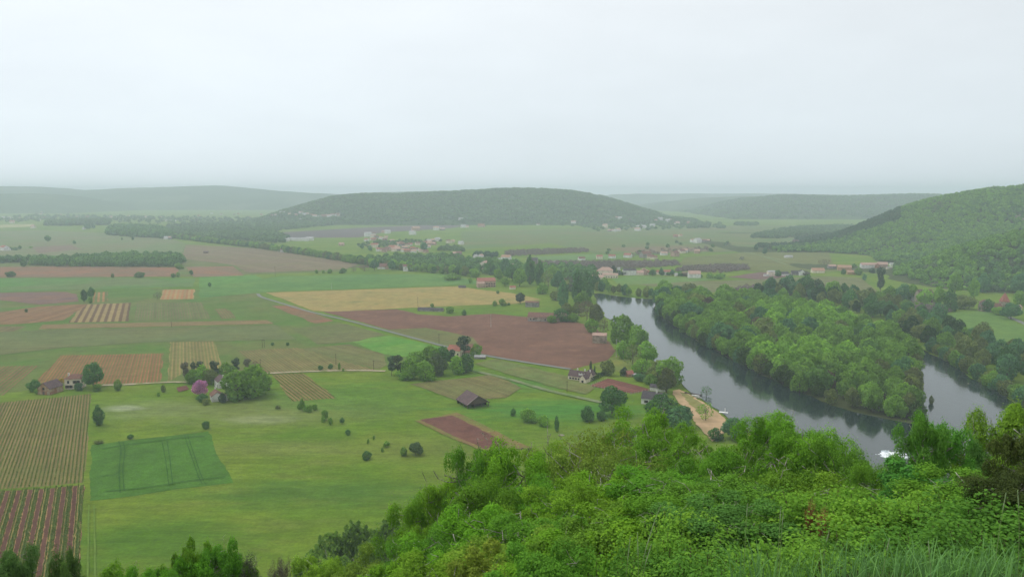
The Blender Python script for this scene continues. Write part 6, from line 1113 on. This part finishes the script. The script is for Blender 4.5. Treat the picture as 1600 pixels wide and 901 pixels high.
# shrubs and brambles on the ledge
def shrub_meshes(seed, leaf, n_st, n_each, H=1.3, tip=True):
    r = np.random.default_rng(seed); b = MB(); C_, Rd, Tn = [], [], []
    for i in range(n_st):
        a = r.uniform(0, 6.28); d = r.uniform(.05, .75); h = H * r.uniform(.55, 1.05) * (1 - .3 * d); x1 = np.array([math.cos(a) * d, math.sin(a) * d, h]); x0 = np.array([math.cos(a) * d * .2, math.sin(a) * d * .2, -.2]); mid = (x0 + x1) / 2 + r.normal(0, .06, 3)
        b.tube([x0, mid, x1], [.012, .009, .004], 5)
        for s in np.linspace(.3, 1, 6):
            c = x0 + (x1 - x0) * s + r.normal(0, .07, 3); C_.append(c); Rd.append(r.uniform(.10, .17)); Tn.append(s ** 2 if tip else r.random())
    Q, T_ = leaf_sprays(np.array(C_), np.array(Rd), n_each, leaf, r, flat=.8, up=1.0, shape=6, tint0=np.clip(np.array(Tn), 0, 1), drop=.25)
    st = b.mesh('stem'); st.materials.append(mottled('shrub_stem', (.12, .10, .05), .3, 5)); lf = quads('leaves', Q, T_); lf.materials.append(M_LEAF_NEAR); return st, lf
SHR = [shrub_meshes(300 + i, .046, 36, 40) for i in range(3)] + [shrub_meshes(310, .042, 34, 34, 1.3, False)]
r5 = np.random.default_rng(33)
def shrub(px, py, Y, h, w, col, label, k=None, name='shrub'):
    Y = Y * 1.1 + 4.2; w = w * 1.5; X, _, zt = at(px, py, Y); g = float(ground_z(np.array(X), np.array(Y))); base = min(g, zt - h); s = (zt - base) / 1.3
    st, lf = SHR[int(r5.integers(3)) if k is None else k]; o = empty(name, (X, Y, base), r5.uniform(0, 6.28), (w, w, s)); tag(o, label, 'shrub'); place('leaves', lf, o, color=col); place('stem', st, o)
Y1 = (.19, .37, .050); Y2 = (.150, .32, .045); Y3 = (.095, .23, .040)
for px, py, Y, w, c, lb in [(1075, 800, 9.5, .9, Y1, 'tall yellow-tipped shrub beside the young oaks'), (1120, 826, 9, 1.0, Y2, 'yellow-green shrub between the tall one and the brambles'), (1040, 836, 8.5, .8, Y2, 'small yellow-green shrub by the grass stalk'), (1180, 822, 9.5, 1.0, Y3, 'green bramble at the middle of the ledge'), (1262, 772, 10, .95, Y2, 'upright yellow-green shrub tallest on the ledge'), (1318, 762, 10.5, 1.0, Y2, 'tall shrub with pale tips behind the bramble bank'), (1300, 806, 9.5, 1.1, Y1, 'pale bramble under the upright shrub'), (1372, 790, 9.5, 1.1, Y1, 'pale-leafed bramble at the top of the bank'), (1428, 786, 9, 1.0, Y2, 'bramble with pinkish tips on the bank'), (1452, 776, 10, .9, Y1, 'yellow shoot cluster rising from the bank'), (1500, 780, 9, 1.1, Y3, 'dark green bush at the end of the bank'), (1560, 776, 8.5, 1.2, Y3, 'dense green bush below the juniper'), (1598, 800, 8, 1.2, Y3, 'dense green bush at the cliff corner'), (1345, 832, 8, 1.0, Y2, 'bramble low in the middle of the bank'), (1240, 846, 7.6, 1.0, Y2, 'bramble low on the bank beside the grass'), (1410, 836, 7.6, 1.0, Y3, 'green bramble low on the bank'), (1480, 832, 7.4, 1.0, Y3, 'green bramble before the dense bushes'), (1160, 862, 7, .9, Y2, 'leafy shrub rising through the grass'), (1090, 868, 7, .9, Y3, 'green shrub at the ledge rim'), (1545, 826, 7, 1.0, Y3, 'low bush over the long grass'), (1000, 868, 8, .9, Y3, 'green shrub where the ledge drops away'), (940, 872, 9, 1.0, G2, 'green shrub on the drop below the ledge'), (1230, 800, 10.5, 1.0, Y3, 'green bush behind the pale brambles'), (1290, 872, 6.4, .9, Y2, 'low bramble in the grass under the bank'), (1380, 880, 6.2, .9, Y3, 'leafy bramble in the long grass'), (1205, 886, 6, .8, Y2, 'bramble tip at the grass foot of the ledge'), (1460, 876, 6.2, .9, Y3, 'dark bramble in the long grass'), (1540, 872, 6.2, .9, Y3, 'dark bramble near the cliff corner grass'), (1050, 890, 7, .8, Y2, 'bright bramble tip where the grass begins'), (1130, 892, 6, .8, Y3, 'green bramble tip in the first grass')]:
    shrub(px, py, Y, 1.2, w, c, lb)
for px, py, Y, lb in [(1268, 780, 9.6, 'spray of reddish dying leaves on the upright shrub'), (1288, 792, 9.2, 'lower spray of reddish leaves beside the upright shrub'), (905, 862, 11, 'rusty young shoot at the edge of the slope wood')]:
    shrub(px, py, Y, .5, .12, (.36, .18, .09), lb, 3, 'withered_shoot')
# undergrowth covering the earth of the slope
pts = []
for _ in range(5200):
    y = r5.uniform(3, 60) ** 1.0; x = r5.uniform(-.62, .72) * y
    e_ = float(edge(x))
    if y < max(e_ + 2.5, 10): continue
    pts.append((x, y, float(ground_z(np.array(x), np.array(y))) - .1))
hs_ = np.array([.3 + .014 * p[1] for p in pts]) * r5.uniform(.7, 1.4, len(pts))
SRCU = [o for o in bpy.data.objects if o.type == 'MESH' and o.parent and o.parent.name.startswith('shrub') and o.name.startswith('leaves')]
M_UNDER = woodmat('undergrowth_leaves', [(.018, .044, .008), (.024, .058, .010), (.034, .072, .012)], .3)  # leaf colours kept extra dark, putting shade into the gaps between crowns
stuff('undergrowth', pts, hs_, hs_ * 1.5, SRCU[:3], M_UNDER, 'low leafy undergrowth covering the cliff slope', 'undergrowth')

# long grass on the ledge
def blades(n, seed, xr, yr, hmin, hmax, wid, dens):
    r = np.random.default_rng(seed); x = r.uniform(*xr, n); y = r.uniform(*yr, n); k = dens(x, y, r); x, y = x[k], y[k]; n = len(x); z = ground_z(x, y) - .03
    h = r.uniform(hmin, hmax, n); a = r.uniform(0, 6.28, n); bend = r.uniform(.15, .85, n) * h; d = np.stack([np.cos(a), np.sin(a), 0 * a], 1); s = np.stack([-np.sin(a), np.cos(a), 0 * a], 1); w = (wid * r.uniform(.6, 1.3, n))[:, None]
    P0 = np.stack([x, y, z], 1); L = [0, .35, .68, .9, 1.0]; pts = []
    for t_ in L: pts.append(P0 + d * (bend * t_ ** 2.2)[:, None] + np.array([0, 0, 1]) * (h * (t_ - .28 * t_ ** 3 * (bend / h)))[:, None])
    V = []
    for i, p in enumerate(pts): ww = w * (1, .95, .7, .4, .06)[i]; V += [p - s * ww, p + s * ww]
    V = np.stack(V, 1).reshape(-1, 3); b = np.arange(n)[:, None] * 10; F_ = np.concatenate([np.stack([b + 2 * i, b + 2 * i + 1, b + 2 * i + 3, b + 2 * i + 2], -1).reshape(-1, 4) for i in range(4)])
    return np_mesh('grass', V, F_, np.repeat(r.random(n), 10))
def ledge(x, y, r):
    e = edge(x); return (y < e * 1.02) & (r.random(len(x)) < np.where(x > .46 * y, .08 + .5 * (wav(x, y, 1.6, 17) > 0), .05 + .3 * (wav(x, y, 1.6, 17) > .25)))
M_BLADE = leafmat('grass_blades', .35, 2.0, .35)
o = link('grass', blades(15000, 401, (-.5, 13), (5, 15), .22, .55, .0045, ledge), [M_BLADE]); o.color = (.11, .26, .055, 1); tag(o, 'long fresh grass on the cliff ledge', 'grass', kind='stuff')
o = link('grass', blades(3600, 402, (2.6, 8.5), (6.5, 10.5), .35, .68, .0065, ledge), [M_BLADE]); o.color = (.15, .32, .10, 1); tag(o, 'broad bluish grass blades arching over the ledge', 'grass', kind='stuff')
M_STALK = mottled('grass_stalk', (.20, .29, .10), .2, 6); M_SEED = mottled('seed_head', (.30, .40, .20), .25, 9)
def stalk(px, py, Y, h, label, lean=.15, head=.16):
    Y = Y * 1.15 + 3; X, _, zt = at(px, py, Y); g = float(ground_z(np.array(X), np.array(Y))); H = max(h, zt - g); o = empty('grass_stalk', (X - lean * H * .5, Y, zt - H)); tag(o, label, 'grass stalk')
    p = [(lean * H * s ** 2 * .5, 0, H * s) for s in (0, .3, .6, .85, 1)]; b = MB(); b.tube(p, [.005, .0045, .004, .003, .002], 5); b.build('stem', M_STALK, o)
    q = [(lean * H * .5 * (s ** 2), 0, H * s) for s in np.linspace(1 - head, 1, 7)]; b = MB(); b.tube(q, [.002, .005, .006, .006, .005, .003, .001], 6)
    r = np.random.default_rng(int(px))
    for i in range(46):
        s = r.uniform(1 - head, 1.0); a = r.uniform(0, 6.28); c = Vector((lean * H * .5 * s * s, 0, H * s)); e_ = c + Vector((math.cos(a) * .007, math.sin(a) * .007, .02)); b.tube([c, e_], [.004, .001], 3)
    b.build('seed_head', M_SEED, o)
stalk(1032, 790, 6.0, .9, 'tallest grass stalk, bending with a pale seed head before the young oaks', .36, .4)
for i, (px, py, Y, ln, lb) in enumerate([(985, 838, 6, .1, 'thin grass stalk beside the tallest one, on its meadow side'), (996, 832, 6, -.05, 'straight thin grass stalk close to the tallest one'), (1018, 850, 5.5, .3, 'short bending grass stalk under the tallest one'), (1220, 792, 6, .02, 'straight grass stalk before the pale brambles'), (1224, 800, 6.2, .05, 'twin of the straight grass stalk before the brambles'), (1168, 786, 6.5, .03, 'fine upright grass stalk before the shady oak'), (1296, 828, 5, .22, 'leaning grass stalk on the bramble bank'), (1390, 842, 5, .2, 'grass stalk below the pale bramble'), (1450, 846, 4.6, -.2, 'grass stalk leaning towards the brambles'), (1572, 770, 6, .12, 'thin grass stalk before the juniper'), (1590, 766, 6, -.15, 'thin grass stalk crossing the juniper')]):
    stalk(px, py, Y, .7, lb, ln, .2)
# ------------------------------------------------------------------ haze: one closed box of thin even air over the whole valley
hz = MB(); hz.box(-10200, 10200, -400, 10300, -4.0, 186.0)
t = NT('haze_air'); v = t.n('ShaderNodeVolumePrincipled'); v.inputs['Color'].default_value = (.79, .91, 1, 1); v.inputs['Density'].default_value = HAZE_DENSITY; v.inputs['Anisotropy'].default_value = .0
t.l(v.outputs[0], t.out.inputs['Volume'])
tag(hz.build('haze', t.mat), 'thin grey rain haze filling the valley', 'haze', kind='stuff')
